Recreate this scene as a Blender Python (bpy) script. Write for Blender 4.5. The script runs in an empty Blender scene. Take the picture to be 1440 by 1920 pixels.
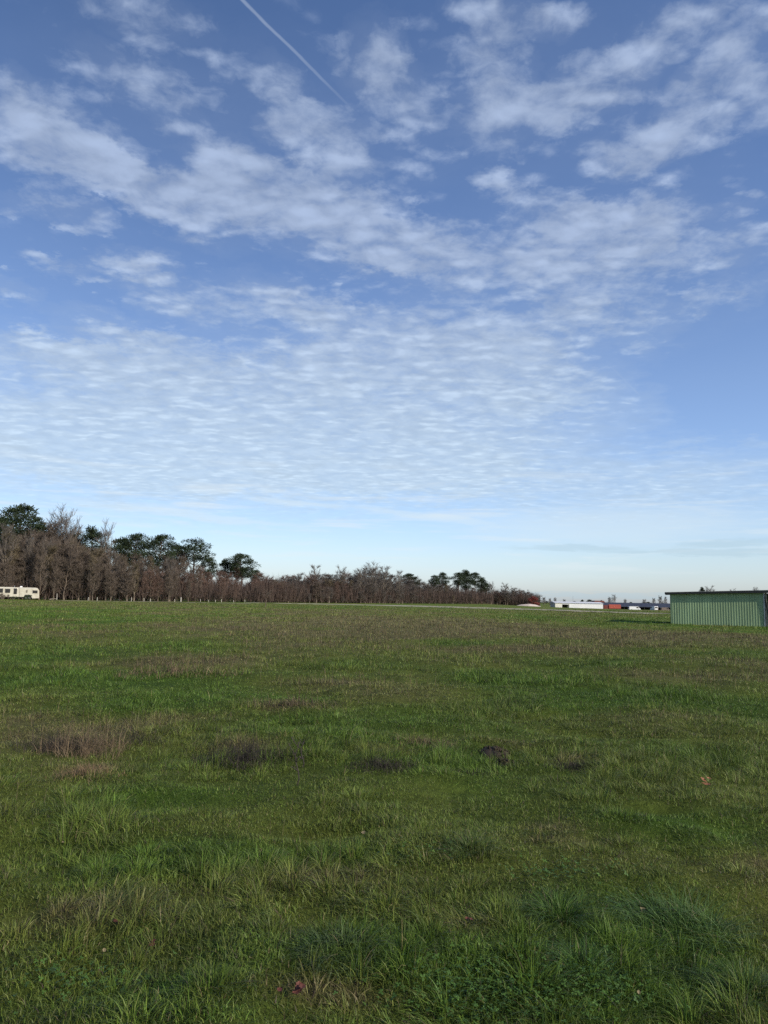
import bpy, math, random
import numpy as np
from mathutils import Vector, Matrix

R = math.radians
random.seed(11)
rng = np.random.default_rng(5)
sc = bpy.context.scene
col = sc.collection

# ------------------------------------------------------------------ camera
EYE = 1.6
FPX = 1387.0                       # focal length in photograph pixels (1440 x 1920)
PITCH, ROLL = R(6.72), R(1.0)
f_ = Vector((0, math.cos(PITCH), math.sin(PITCH)))
u0 = Vector((0, -math.sin(PITCH), math.cos(PITCH)))
r0 = Vector((1, 0, 0))
u_ = u0 * math.cos(ROLL) - r0 * math.sin(ROLL)
r_ = r0 * math.cos(ROLL) + u0 * math.sin(ROLL)
cam_d = bpy.data.cameras.new('camera')
cam = bpy.data.objects.new('camera', cam_d)
col.objects.link(cam)
cam.matrix_world = Matrix(((r_.x, u_.x, -f_.x, 0), (r_.y, u_.y, -f_.y, 0), (r_.z, u_.z, -f_.z, EYE), (0, 0, 0, 1)))
cam_d.sensor_fit = 'VERTICAL'
cam_d.sensor_height = 36
cam_d.lens = 36 * FPX / 1920
cam_d.clip_start = 0.05
cam_d.clip_end = 20000
sc.camera = cam

def ray(px, py):
    return f_ + r_ * ((px - 720) / FPX) + u_ * (-(py - 960) / FPX)

# ------------------------------------------------------------------ numpy noise and terrain
def _h(ix, iy, s):
    n = (ix * 374761393 + iy * 668265263 + s * 974634777) & 0xFFFFFFFF
    n = ((n ^ (n >> 13)) * 1274126177) & 0xFFFFFFFF
    n = (n ^ (n >> 16)) & 0xFFFFFFFF
    return n / 4294967295.0

def vnoise(x, y, s=0):
    x = np.asarray(x, float); y = np.asarray(y, float)
    ix = np.floor(x).astype(np.int64); iy = np.floor(y).astype(np.int64)
    fx = x - ix; fy = y - iy
    fx = fx * fx * (3 - 2 * fx); fy = fy * fy * (3 - 2 * fy)
    a = _h(ix, iy, s); b = _h(ix + 1, iy, s); c = _h(ix, iy + 1, s); d = _h(ix + 1, iy + 1, s)
    return (a * (1 - fx) + b * fx) * (1 - fy) + (c * (1 - fx) + d * fx) * fy

def fbm(x, y, s=0, o=4):
    t = 0; a = .5; n = 0
    for k in range(o):
        t = t + a * vnoise(x * 2 ** k + 17.3 * k, y * 2 ** k - 9.1 * k, s + k); n += a; a *= .5
    return t / n

def sstep(a, b, x):
    t = np.clip((x - a) / (b - a), 0, 1)
    return t * t * (3 - 2 * t)

def flat(px, py, z=0.0):
    d = ray(px, py)
    t = (EYE - z) / max(1e-5, -d.z)
    return d.x * t, d.y * t

RUTS = []                                         # (x, y, radius x, radius y, angle, depth)
def terr(x, y):
    x = np.asarray(x, float); y = np.asarray(y, float)
    r = np.hypot(x, y)
    z = -2.0 * sstep(175, 345, y) * sstep(48, 98, x)
    near = np.exp(-r / 45)
    z = z + (fbm(x / 1.9, y / 1.9, 3, 3) - .5) * .30 * near
    z = z + (fbm(x / .5, y / .5, 8, 2) - .5) * .15 * np.exp(-r / 16)
    z = z + (fbm(x / 14, y / 14, 5, 3) - .5) * .22 * sstep(8, 30, r) * (1 - .6 * sstep(70, 150, r))
    for (cx, cy, rx, ry, an, dp) in RUTS:
        dx = x - cx; dy = y - cy
        a = dx * math.cos(an) + dy * math.sin(an); b = -dx * math.sin(an) + dy * math.cos(an)
        z = z - dp * np.exp(-(a / rx) ** 2 - (b / ry) ** 2)
    return z
_x, _y = flat(1130, 1378); RUTS.append((_x, _y, .75, .16, -.35, .13))
_x, _y = flat(1020, 1340); RUTS.append((_x, _y, 1.0, .22, .5, .10))
_x, _y = flat(1240, 1525); RUTS.append((_x, _y, .35, .14, -.1, .10))
_x, _y = flat(620, 1560); RUTS.append((_x, _y, .30, .12, .2, .10))
_x, _y = flat(960, 1250); RUTS.append((_x, _y, 2.5, .5, .6, .12))

def T(x, y): return float(terr(x, y))

def ground(px, py):
    z = 0.0
    for _ in range(6):
        x, y = flat(px, py, z); z = T(x, y)
    return x, y, z

def col_x(px, Y, py=1128):
    d = ray(px, py); return Y * d.x / d.y

def top_z(px, py, Y):
    d = ray(px, py); return EYE + Y * d.z / d.y

# brown / lush patches of the meadow: (px, py, width px, depth factor, weight)
PATCH = []
def patch(px, py, wpx, dep, wt):
    x, y = flat(px, py); PATCH.append((x, y, wpx / FPX * y, dep * y, wt))
for a in ((760, 1172, 330, .30, .95), (1120, 1185, 200, .2, .6), (1350, 1192, 160, .16, .75), (330, 1240, 120, .10, .9),
          (150, 1375, 110, .07, .9), (160, 1440, 50, .03, .8), (460, 1400, 75, .05, .8), (540, 1330, 90, .05, .6),
          (720, 1420, 60, .03, .8), (800, 1390, 70, .05, .5), (300, 1350, 120, .05, .5), (1000, 1215, 120, .07, .7),
          (640, 1280, 110, .06, .6), (60, 1345, 80, .06, .45), (960, 1400, 60, .03, .5), (1080, 1430, 60, .03, .6),
          (330, 1180, 200, .15, .45), (1250, 1345, 100, .05, .35), (760, 1260, 100, .06, .45), (1030, 1560, 60, .03, .5), (150, 1700, 120, .04, .45),
          (600, 1650, 110, .04, .6), (1040, 1590, 90, .02, .4), (880, 1745, 60, .02, .4), (600, 1870, 120, .03, .7), (1430, 1620, 60, .03, .5),
          (120, 1280, 160, .12, -.6), (560, 1310, 70, .05, -.6), (1300, 1560, 170, .09, -.75), (1180, 1700, 240, .1, -.6),
          (500, 1610, 240, .07, -.45), (950, 1270, 110, .06, -.6), (330, 1500, 200, .06, -.4), (1350, 1420, 140, .08, -.3), (1000, 1860, 200, .07, -.8), (1250, 1800, 220, .08, -.7), (700, 1790, 170, .06, -.6), (330, 1860, 150, .05, -.5), (380, 1620, 200, .06, -.5)):
    patch(*a)

def brown(x, y):
    x = np.asarray(x, float); y = np.asarray(y, float)
    r = np.hypot(x, y)
    b = .34 + .10 * sstep(10, 40, r) + (fbm(x / 3.2, y / 4.2, 21, 4) - .5) * 1.5 + (fbm(x / 18, y / 26, 31, 3) - .5) * .9 * sstep(12, 40, r)
    for (cx, cy, sx, sy, w) in PATCH:
        b = b + (w if w > 0 else .8 * w) * np.exp(-((x - cx) / sx) ** 2 - ((y - cy) / sy) ** 2) * (.6 + .8 * vnoise(x * 1.3, y * 1.3, 77))
    return np.clip(b, 0, 1)

# ------------------------------------------------------------------ materials
def new_mat(name):
    m = bpy.data.materials.new(name); m.use_nodes = True
    return m, m.node_tree.nodes, m.node_tree.links, m.node_tree.nodes['Principled BSDF']

def mat(name, c, rough=.7, var=.25, scale=3.0, metal=0.0, spec=.3, bump=0.0, c2=None, stretch=(1, 1, 1)):
    m, n, l, b = new_mat(name)
    tc = n.new('ShaderNodeTexCoord'); mp = n.new('ShaderNodeMapping')
    mp.inputs['Scale'].default_value = stretch
    l.new(tc.outputs['Object'], mp.inputs['Vector'])
    ns = n.new('ShaderNodeTexNoise'); ns.inputs['Scale'].default_value = scale; ns.inputs['Detail'].default_value = 6
    l.new(mp.outputs[0], ns.inputs['Vector'])
    cr = n.new('ShaderNodeValToRGB')
    lo = [k * (1 - var) for k in c]; hi = list(c2) if c2 else [min(1, k * (1 + var)) for k in c]
    cr.color_ramp.elements[0].position = .32; cr.color_ramp.elements[1].position = .7
    cr.color_ramp.elements[0].color = (*lo, 1); cr.color_ramp.elements[1].color = (*hi, 1)
    l.new(ns.outputs['Fac'], cr.inputs['Fac']); l.new(cr.outputs['Color'], b.inputs['Base Color'])
    b.inputs['Roughness'].default_value = rough; b.inputs['Metallic'].default_value = metal
    b.inputs['Specular IOR Level'].default_value = spec
    if bump:
        bp = n.new('ShaderNodeBump'); bp.inputs['Strength'].default_value = bump; bp.inputs['Distance'].default_value = .02
        l.new(ns.outputs['Fac'], bp.inputs['Height']); l.new(bp.outputs[0], b.inputs['Normal'])
    return m

def vcol_mat(name, rough=.6, trans=.35, spec=.25):
    m, n, l, b = new_mat(name)
    at = n.new('ShaderNodeAttribute'); at.attribute_name = 'Col'
    l.new(at.outputs['Color'], b.inputs['Base Color'])
    b.inputs['Roughness'].default_value = rough; b.inputs['Specular IOR Level'].default_value = spec
    if trans:
        tr = n.new('ShaderNodeBsdfTranslucent'); l.new(at.outputs['Color'], tr.inputs['Color'])
        mx = n.new('ShaderNodeMixShader'); mx.inputs[0].default_value = trans
        l.new(b.outputs[0], mx.inputs[1]); l.new(tr.outputs[0], mx.inputs[2])
        l.new(mx.outputs[0], n['Material Output'].inputs['Surface'])
    return m

M = {}
M['grass'] = vcol_mat('grass_blades', .5, .25, .3)
M['stalk'] = vcol_mat('dead_stems', .8, .1, .1)
M['green_sheet'] = mat('green_painted_sheet', (.214, .304, .164), .45, .16, 1.2, 0, .4, stretch=(1, 1, .25))
M['roof_dark'] = mat('dark_roof_edge', (.016, .018, .019), .6, .3, 4)
M['roof_top'] = mat('fibre_cement_roof', (.30, .30, .29), .8, .2, 3)
M['timber'] = mat('weathered_timber', (.20, .18, .14), .85, .3, 6, stretch=(4, 4, .6))
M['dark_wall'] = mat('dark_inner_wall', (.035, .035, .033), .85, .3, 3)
M['cream'] = mat('cream_coachwork', (.50, .46, .36), .5, .14, 1.3, 0, .4, c2=(.58, .54, .43))
M['glass'] = mat('dark_window_glass', (.018, .017, .017), .12, .3, 2, 0, .5)
M['tyre'] = mat('tyre_rubber', (.018, .018, .018), .85, .2, 8)
M['rim'] = mat('steel_rim', (.35, .35, .35), .4, .2, 6, .6)
M['white'] = mat('white_paint', (.74, .74, .73), .45, .08, 2, 0, .4)
M['white_wall'] = mat('white_cladding', (.78, .775, .76), .7, .07, .35, c2=(.84, .835, .82))
M['pale_roof'] = mat('pale_sheet_roof', (.70, .70, .70), .6, .08, .6)
M['cream_wall'] = mat('cream_render', (.74, .71, .62), .8, .07, .5)
M['slate'] = mat('dark_blue_slate_roof', (.045, .050, .066), .55, .25, .8)
M['red'] = mat('orange_red_tarpaulin', (.40, .085, .055), .55, .12, 1.0)
M['dark_red'] = mat('dull_dark_red_paint', (.20, .045, .035), .6, .2, 1.0)
M['brown_tile'] = mat('red_brown_roof_tiles', (.20, .075, .055), .8, .25, 2)
M['black'] = mat('black_trim', (.015, .015, .016), .6, .2, 3)
M['hedge'] = mat('green_plastic_screen', (.16, .36, .17), .7, .2, 1)
M['lamp'] = mat('red_lamp_lens', (.4, .03, .02), .3, .1, 2)
M['post'] = mat('bleached_fence_wood', (.52, .49, .42), .85, .2, 5)
M['bark'] = mat('grey_brown_bark', (.150, .118, .088), .9, .35, 2.5, stretch=(3, 3, .6))
M['bark_pale'] = mat('pale_bark', (.26, .215, .165), .9, .3, 2.5, stretch=(3, 3, .6))
M['twig'] = mat('brown_twigs', (.128, .101, .078), .9, .3, .5)
M['twig_olive'] = mat('olive_brown_twigs', (.135, .108, .066), .9, .3, .5)
M['twig_red'] = mat('reddish_twigs', (.150, .097, .075), .9, .3, .5)
M['twig_grey'] = mat('grey_twigs', (.126, .109, .094), .9, .3, .5)
M['russet'] = mat('russet_leaves', (.20, .05, .04), .85, .35, 1)
M['pine_bark'] = mat('pine_bark', (.105, .072, .055), .9, .35, 2, stretch=(3, 3, .7))
M['pine'] = mat('pine_needles', (.032, .052, .028), .75, .4, .6, 0, .2, c2=(.062, .086, .040))
M['soil'] = mat('dark_damp_soil', (.038, .026, .015), .95, .4, 9, bump=.8)
M['dead_leaf'] = mat('brown_dead_leaf', (.115, .040, .026), .7, .35, 20)
M['orange_leaf'] = mat('orange_tan_leaf', (.26, .11, .055), .7, .3, 20)
M['pale_leaf'] = mat('pale_straw_leaf', (.24, .19, .10), .75, .25, 20)
M['sand'] = mat('pale_sandy_earth', (.56, .47, .40), .95, .2, .7, bump=.3)
M['clover'] = mat('clover_leaf', (.050, .115, .018), .55, .35, 15, 0, .3, c2=(.085, .165, .028))
M['brush'] = mat('dead_brush', (.085, .060, .048), .9, .35, .7)

# ground sheet
def ground_mat():
    m, n, l, b = new_mat('meadow_ground')
    at = n.new('ShaderNodeAttribute'); at.attribute_name = 'Col'
    tc = n.new('ShaderNodeTexCoord')
    n1 = n.new('ShaderNodeTexNoise'); n1.inputs['Scale'].default_value = 5; n1.inputs['Detail'].default_value = 8; n1.inputs['Roughness'].default_value = .7
    n2 = n.new('ShaderNodeTexNoise'); n2.inputs['Scale'].default_value = .45; n2.inputs['Detail'].default_value = 7; n2.inputs['Roughness'].default_value = .65
    l.new(tc.outputs['Object'], n1.inputs['Vector']); l.new(tc.outputs['Object'], n2.inputs['Vector'])
    ad = n.new('ShaderNodeMath'); ad.operation = 'ADD'; l.new(n1.outputs['Fac'], ad.inputs[0]); l.new(n2.outputs['Fac'], ad.inputs[1])
    mr = n.new('ShaderNodeMapRange'); mr.inputs['From Min'].default_value = .72; mr.inputs['From Max'].default_value = 1.28
    mr.inputs['To Min'].default_value = .55; mr.inputs['To Max'].default_value = 1.4
    l.new(ad.outputs[0], mr.inputs['Value'])
    mu = n.new('ShaderNodeMix'); mu.data_type = 'RGBA'; mu.blend_type = 'MULTIPLY'; mu.inputs['Factor'].default_value = 1
    l.new(at.outputs['Color'], mu.inputs['A']); l.new(mr.outputs[0], mu.inputs['B'])
    l.new(mu.outputs['Result'], b.inputs['Base Color'])
    b.inputs['Roughness'].default_value = .95; b.inputs['Specular IOR Level'].default_value = .05
    bp = n.new('ShaderNodeBump'); bp.inputs['Strength'].default_value = .9; bp.inputs['Distance'].default_value = .06
    l.new(n1.outputs['Fac'], bp.inputs['Height']); l.new(bp.outputs[0], b.inputs['Normal'])
    return m
M['ground'] = ground_mat()

# ------------------------------------------------------------------ object helpers
def tag(o, label=None, cat=None, group=None, kind=None):
    if label: o['label'] = label
    if cat: o['category'] = cat
    if group: o['group'] = group
    if kind: o['kind'] = kind
    return o

def empty(name, loc=(0, 0, 0), rz=0.0):
    o = bpy.data.objects.new(name, None); o.empty_display_size = .3
    o.location = loc; o.rotation_euler = (0, 0, rz); col.objects.link(o); return o

def mesh_obj(name, me, m, parent=None):
    me.materials.append(m)
    o = bpy.data.objects.new(name, me); col.objects.link(o)
    if parent: o.parent = parent
    return o

def np_mesh(name, V, F, C=None):
    """F: list of (count, k) integer arrays with k = 3 or 4."""
    me = bpy.data.meshes.new(name)
    V = np.asarray(V, np.float32); me.vertices.add(len(V)); me.vertices.foreach_set('co', V.ravel())
    loops = np.concatenate([a.ravel() for a in F]).astype(np.int32)
    tot = np.concatenate([np.full(len(a), a.shape[1], np.int32) for a in F])
    st = np.concatenate([[0], np.cumsum(tot)[:-1]]).astype(np.int32)
    me.loops.add(len(loops)); me.loops.foreach_set('vertex_index', loops)
    me.polygons.add(len(tot)); me.polygons.foreach_set('loop_start', st); me.polygons.foreach_set('loop_total', tot)
    if C is not None:
        at = me.color_attributes.new('Col', 'FLOAT_COLOR', 'POINT')
        at.data.foreach_set('color', np.concatenate([C, np.ones((len(C), 1))], 1).astype(np.float32).ravel())
    me.update(calc_edges=True)
    return me

class MB:
    def __init__(s): s.v = []; s.f = []
    def quad_box(s, c, d, rz=0.0):
        i = len(s.v); ca, sa = math.cos(rz), math.sin(rz)
        for sx in (-1, 1):
            for sy in (-1, 1):
                for sz in (-1, 1):
                    x, y = sx * d[0] / 2, sy * d[1] / 2
                    s.v.append((c[0] + x * ca - y * sa, c[1] + x * sa + y * ca, c[2] + sz * d[2] / 2))
        for q in ((0, 1, 3, 2), (4, 6, 7, 5), (0, 4, 5, 1), (2, 3, 7, 6), (0, 2, 6, 4), (1, 5, 7, 3)):
            s.f.append(tuple(i + k for k in q))
        return s
    def tube(s, pts, rad, n=6, cap=True):
        rings = []
        for k, p in enumerate(pts):
            p = Vector(p)
            a = Vector(pts[max(0, k - 1)]); b = Vector(pts[min(len(pts) - 1, k + 1)])
            t = (b - a).normalized()
            q = t.cross(Vector((.31, .95, .05)))
            if q.length < .05: q = t.cross(Vector((1, 0, 0)))
            q.normalize(); w = t.cross(q)
            rr = rad[k] if isinstance(rad, (list, tuple)) else rad
            ring = []
            for j in range(n):
                an = 2 * math.pi * j / n
                ring.append(len(s.v)); s.v.append(tuple(p + (q * math.cos(an) + w * math.sin(an)) * rr))
            rings.append(ring)
        for k in range(len(rings) - 1):
            for j in range(n):
                s.f.append((rings[k][j], rings[k][(j + 1) % n], rings[k + 1][(j + 1) % n], rings[k + 1][j]))
        if cap: s.f.append(tuple(reversed(rings[0]))); s.f.append(tuple(rings[-1]))
        return s
    def prism(s, prof, y0, y1):
        """profile of (x, z) points pushed from y0 to y1"""
        i = len(s.v); n = len(prof)
        for y in (y0, y1):
            for (x, z) in prof: s.v.append((x, y, z))
        for k in range(n): s.f.append((i + k, i + (k + 1) % n, i + n + (k + 1) % n, i + n + k))
        s.f.append(tuple(i + n - 1 - k for k in range(n))); s.f.append(tuple(i + n + k for k in range(n)))
        return s
    def wheel(s, c, rad, wid, n=18):
        return s.tube([(c[0], c[1] - wid / 2, c[2]), (c[0], c[1] - wid / 2.6, c[2]), (c[0], c[1] + wid / 2.6, c[2]), (c[0], c[1] + wid / 2, c[2])], [rad * .9, rad, rad, rad * .9], n)
    def build(s, name, m, parent=None, bevel=0.0, smooth=False):
        me = bpy.data.meshes.new(name); me.from_pydata(s.v, [], s.f); me.update()
        o = mesh_obj(name, me, m, parent)
        if bevel:
            b = o.modifiers.new('bevel', 'BEVEL'); b.width = bevel; b.segments = 3; b.limit_method = 'ANGLE'
        if smooth:
            for p in me.polygons: p.use_smooth = True
        return o

def copy_tree(o, parent=None):
    c = o.copy(); col.objects.link(c); c.parent = parent
    for ch in list(o.children): copy_tree(ch, c)
    return c

# ------------------------------------------------------------------ ground sheet (polar grid, out to the horizon)
nr, na = 330, 900
rr = np.concatenate([[0.0], np.geomspace(.6, 9000, nr - 1)])
# finer sectors towards the meadow in view
t = np.linspace(-1, 1, na + 1)[:-1]
aa = (t * .35 + .65 * t ** 3) * math.pi
RR, AA = np.meshgrid(rr, aa, indexing='ij')
GX = (RR * np.sin(AA)).ravel(); GY = (RR * np.cos(AA)).ravel()
GZ = terr(GX, GY)
def pal(b, x, y, far):
    """albedo of the meadow from brownness b"""
    g = np.array((.086, .148, .021)); o = np.array((.142, .168, .035)); br = np.array((.168, .156, .060))
    b = b[:, None]
    c = np.where(b < .5, g + (o - g) * (b * 2), o + (br - o) * (b * 2 - 1))
    return c
gb = brown(GX, GY)
GC = pal(gb, GX, GY, 0)
rg = np.hypot(GX, GY)
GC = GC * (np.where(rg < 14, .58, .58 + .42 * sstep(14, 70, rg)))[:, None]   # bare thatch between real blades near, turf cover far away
i = np.arange(nr - 1)[:, None] * na + np.arange(na)[None, :]
j = np.arange(nr - 1)[:, None] * na + (np.arange(na)[None, :] + 1) % na
quads = np.stack([i, j, j + na, i + na], -1).reshape(-1, 4)
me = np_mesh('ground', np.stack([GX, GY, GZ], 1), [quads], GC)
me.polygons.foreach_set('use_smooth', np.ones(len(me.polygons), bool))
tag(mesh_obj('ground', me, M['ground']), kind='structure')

# ------------------------------------------------------------------ grass
def blades(x, y, z, h, w, az, lean, C, seg):
    n = len(x); ph = rng.uniform(0, 2 * math.pi, n)
    wx, wy = np.cos(ph), np.sin(ph)
    nv = 2 * seg + 1
    V = np.zeros((n, nv, 3)); 
    twist = rng.uniform(-.6, .6, n)
    for k in range(seg + 1):
        t = k / seg
        hor = h * lean * (t ** 1.8)
        cx = x + np.sin(az) * hor; cy = y + np.cos(az) * hor
        cz = z + h * t * (1 - .42 * np.clip(lean, 0, 1.6) * t)
        if k < seg:
            ww = w * (1 - .75 * t) * .5
            a = ph + twist * t
            V[:, 2 * k] = np.stack([cx - np.cos(a) * ww, cy - np.sin(a) * ww, cz], 1)
            V[:, 2 * k + 1] = np.stack([cx + np.cos(a) * ww, cy + np.sin(a) * ww, cz], 1)
        else:
            V[:, 2 * k] = np.stack([cx, cy, cz], 1)
    base = np.arange(n)[:, None] * nv
    Q = [base + np.array([[2 * k, 2 * k + 1, 2 * k + 3, 2 * k + 2]]) for k in range(seg - 1)]
    Tt = base + np.array([[2 * seg - 2, 2 * seg - 1, 2 * seg]])
    CC = np.repeat(C, nv, axis=0)
    return V.reshape(-1, 3), Q, Tt, CC

class Batch:
    def __init__(s): s.V = []; s.Q = []; s.T = []; s.C = []; s.n = 0
    def add(s, V, Q, Tt, C):
        for q in Q: s.Q.append(q + s.n)
        s.T.append(Tt + s.n); s.V.append(V); s.C.append(C); s.n += len(V)
    def build(s, name, m, parent=None):
        F = ([np.concatenate(s.Q)] if s.Q else []) + [np.concatenate(s.T)]
        return mesh_obj(name, np_mesh(name, np.concatenate(s.V), F, np.concatenate(s.C)), m, parent)

def scatter(ra, rb, dens, power):
    """points in the view wedge (with a side margin); dens(r) = dens * (ra/r)**power per square metre"""
    g = np.geomspace(ra, rb, 60) if rb / ra > 1.2 else np.linspace(ra, rb, 60)
    half = np.radians(30) + np.arctan(1.3 / g)
    pdf = dens * (ra / g) ** power * g * 2 * half
    cdf = np.concatenate([[0], np.cumsum((pdf[1:] + pdf[:-1]) / 2 * np.diff(g))])
    n = int(cdf[-1])
    r = np.interp(rng.uniform(0, cdf[-1], n), cdf, g)
    h = np.radians(30) + np.arctan(1.3 / r)
    a = rng.uniform(-1, 1, n) * h
    return r * np.sin(a), r * np.cos(a), r

def blade_colours(x, y, n, cell):
    b = np.clip(brown(x, y) + rng.normal(0, .16, n), 0, 1)
    C = pal(b, x, y, 0)
    lush = np.array((.064, .138, .022)); yel = np.array((.130, .195, .034))
    C = C + (lush - C) * (.5 * np.clip((cell - .52) * 2, 0, 1) * (1 - b))[:, None]
    C = C + (yel - C) * (.42 * np.clip((.42 - cell) * 2, 0, 1))[:, None]
    C = C * rng.uniform(.7, 1.35, n)[:, None]
    dry = rng.uniform(0, 1, n) < (.012 + .13 * b ** 2)
    straw = np.array((.25, .205, .10)) * rng.uniform(.5, 1.15, n)[:, None]
    C[dry] = straw[dry]
    dead = rng.uniform(0, 1, n) < (.02 + .12 * b ** 2)
    C[dead] = (np.array((.085, .060, .045)) * rng.uniform(.6, 1.2, n)[:, None])[dead]
    return np.clip(C, .005, .6), b

def meadow(batch, ra, rb, dens, power, seg, cell, kind, hmul=1.0):
    x, y, r = scatter(ra, rb, dens, power)
    wob = .35
    sx = x + (vnoise(x * 2.3, y * 2.3, 41) - .5) * wob; sy = y + (vnoise(x * 2.3, y * 2.3, 43) - .5) * wob
    ix = np.floor(sx / cell).astype(np.int64); iy = np.floor(sy / cell).astype(np.int64)
    cx = (ix + .25 + .5 * _h(ix, iy, 51)) * cell; cy = (iy + .25 + .5 * _h(ix, iy, 52)) * cell
    hc = _h(ix, iy, 53); tall = _h(ix, iy, 54)
    dx, dy = x - cx, y - cy
    dist = np.hypot(dx, dy) / cell
    lush = fbm(x / 1.1, y / 1.1, 61, 3)
    if kind == 'tuft':                 # blades leaning out of the middle of their tussock; most cells hold none
        keep = (tall + 1.1 * (lush - .5) > .55) & (rng.uniform(0, 1, len(x)) < np.clip(1.25 - 1.1 * dist, .05, 1))
    else:                              # the low mat between them, worn thin in places
        keep = rng.uniform(0, 1, len(x)) < np.clip(1.5 * fbm(x / .35, y / .35, 91, 3) + .15, .15, 1)
    x, y, r, dx, dy, dist, hc, tall, lush = [k[keep] for k in (x, y, r, dx, dy, dist, hc, tall, lush)]
    n = len(x)
    if kind == 'tuft':
        h = (.035 + .050 * tall + .120 * np.clip((lush - .38) * 2.3, 0, 1) ** 1.3) * np.clip(1.25 - .7 * dist, .4, 1.25) * rng.uniform(.5, 1.3, n) * hmul
        az = np.arctan2(dx, dy) + rng.normal(0, .7, n); lean = np.clip(.35 + 1.1 * dist + rng.normal(0, .35, n), 0, 1.8)
        w = .0038 * np.maximum(1, r / 7) * rng.uniform(.6, 1.4, n)
    else:
        h = (.014 + .045 * lush) * rng.uniform(.5, 1.5, n) * hmul
        az = rng.uniform(0, 6.28, n); lean = np.clip(rng.normal(.8, .45, n), 0, 1.9)
        w = .0042 * np.maximum(1, r / 7) * rng.uniform(.6, 1.5, n)
    C, b = blade_colours(x, y, n, np.clip(hc * .5 + .5 * fbm(x / 2.3, y / 2.3, 71, 3), 0, 1))
    C = C * ((.66 + .66 * hc) * np.exp(rng.normal(0, .18, n)))[:, None]
    h = h * (1 - .25 * b)
    z = terr(x, y) - .006
    batch.add(*blades(x, y, z, h, w, az, lean, np.clip(C, .004, .6), seg))
    return n

G = Batch()
cnt = [meadow(G, 2.2, 5.5, 17000, .6, 2, .17, 'mat'), meadow(G, 2.2, 5.5, 11500, .6, 3, .19, 'tuft', .84), meadow(G, 5.5, 14, 7500, 1.9, 2, .22, 'mat', 1.15), meadow(G, 5.5, 14, 6500, 1.9, 3, .24, 'tuft', 1.05),
       meadow(G, 14, 45, 420, 2.0, 2, .4, 'mat', 1.6), meadow(G, 14, 45, 900, 2.0, 2, .45, 'tuft', 1.35), meadow(G, 45, 175, 40, 2.0, 2, 1.0, 'mat', 2.2), meadow(G, 45, 175, 75, 2.0, 2, 1.2, 'tuft', 1.7)]
gobj = G.build('grass', M['grass'])
tag(gobj, 'short rough winter grass covering the whole meadow', 'grass', kind='stuff')
print('blades', cnt)

# dead weed stems standing in the brown patches
S = Batch()
def stems(ra, rb, dens, power, hm):
    x, y, r = scatter(ra, rb, dens, power)
    b = brown(x, y)
    k = rng.uniform(0, 1, len(x)) < np.clip((b - .28) * 1.6, 0, 1) ** 1.4
    x, y, r = x[k], y[k], r[k]; n = len(x)
    C = np.where(rng.uniform(0, 1, n)[:, None] < .35, np.array((.18, .14, .085)), np.array((.095, .076, .052))) * rng.uniform(.6, 1.3, n)[:, None]
    h = rng.uniform(.10, .30, n) * hm * rng.uniform(.6, 1.2, n)
    S.add(*blades(x, y, terr(x, y) - .01, h, .0030 * np.maximum(1, r / 6.5), rng.uniform(0, 6.28, n), rng.uniform(0, .45, n), C, 2))
stems(4.5, 14, 130, .8, .8); stems(14, 45, 62, 1.6, 1.05); stems(45, 150, 8, 2.0, 1.05)
tag(S.build('dead_stems', M['stalk']), 'thin brown dead weed stems standing through the brown patches of the meadow', 'dead stems', kind='stuff')

# broad-leaved clover patch in the foreground
def leaflets(cx, cy, sx, sy, n, hz, size):
    x = cx + rng.normal(0, sx, n); y = cy + rng.normal(0, sy, n)
    z = terr(x, y) + rng.uniform(.02, hz, n)
    V = []; F = []
    for k in range(n):
        a0 = rng.uniform(0, 6.28); s = size * rng.uniform(.6, 1.3); tilt = rng.normal(0, .35, 2)
        for q in range(3):
            a = a0 + q * 2.094
            i0 = len(V)
            for (u, v) in ((0, 0), (.55, -.42), (1.05, -.30), (1.15, 0), (1.05, .30), (.55, .42)):
                px = (u * math.cos(a) - v * math.sin(a)) * s; py = (u * math.sin(a) + v * math.cos(a)) * s
                V.append((x[k] + px, y[k] + py, z[k] + px * tilt[0] + py * tilt[1] + .12 * s * abs(v)))
            F.append(tuple(range(i0, i0 + 6)))
    return V, F
VV, FF = [], []
for (px, py, sx, sy, n, hz) in ((970, 1870, .24, .10, 420, .06), (1120, 1850, .14, .10, 120, .05), (880, 1885, .16, .1, 130, .05), (1210, 1720, .10, .07, 110, .05),
                                (150, 1850, .16, .1, 110, .05), (790, 1600, .12, .08, 60, .05), (1060, 1640, .2, .1, 130, .05)):
    x, y, z = ground(px, py)
    v, f = leaflets(x, y, sx, sy, int(n * 1.5), hz, .0085)
    k = len(VV); VV += v; FF += [tuple(q + k for q in ff) for ff in f]
me = bpy.data.meshes.new('clover'); me.from_pydata(VV, [], FF); me.update()
tag(mesh_obj('clover', me, M['clover']), 'bright green clover leaves spreading low through the nearest grass', 'clover', kind='stuff')

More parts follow.
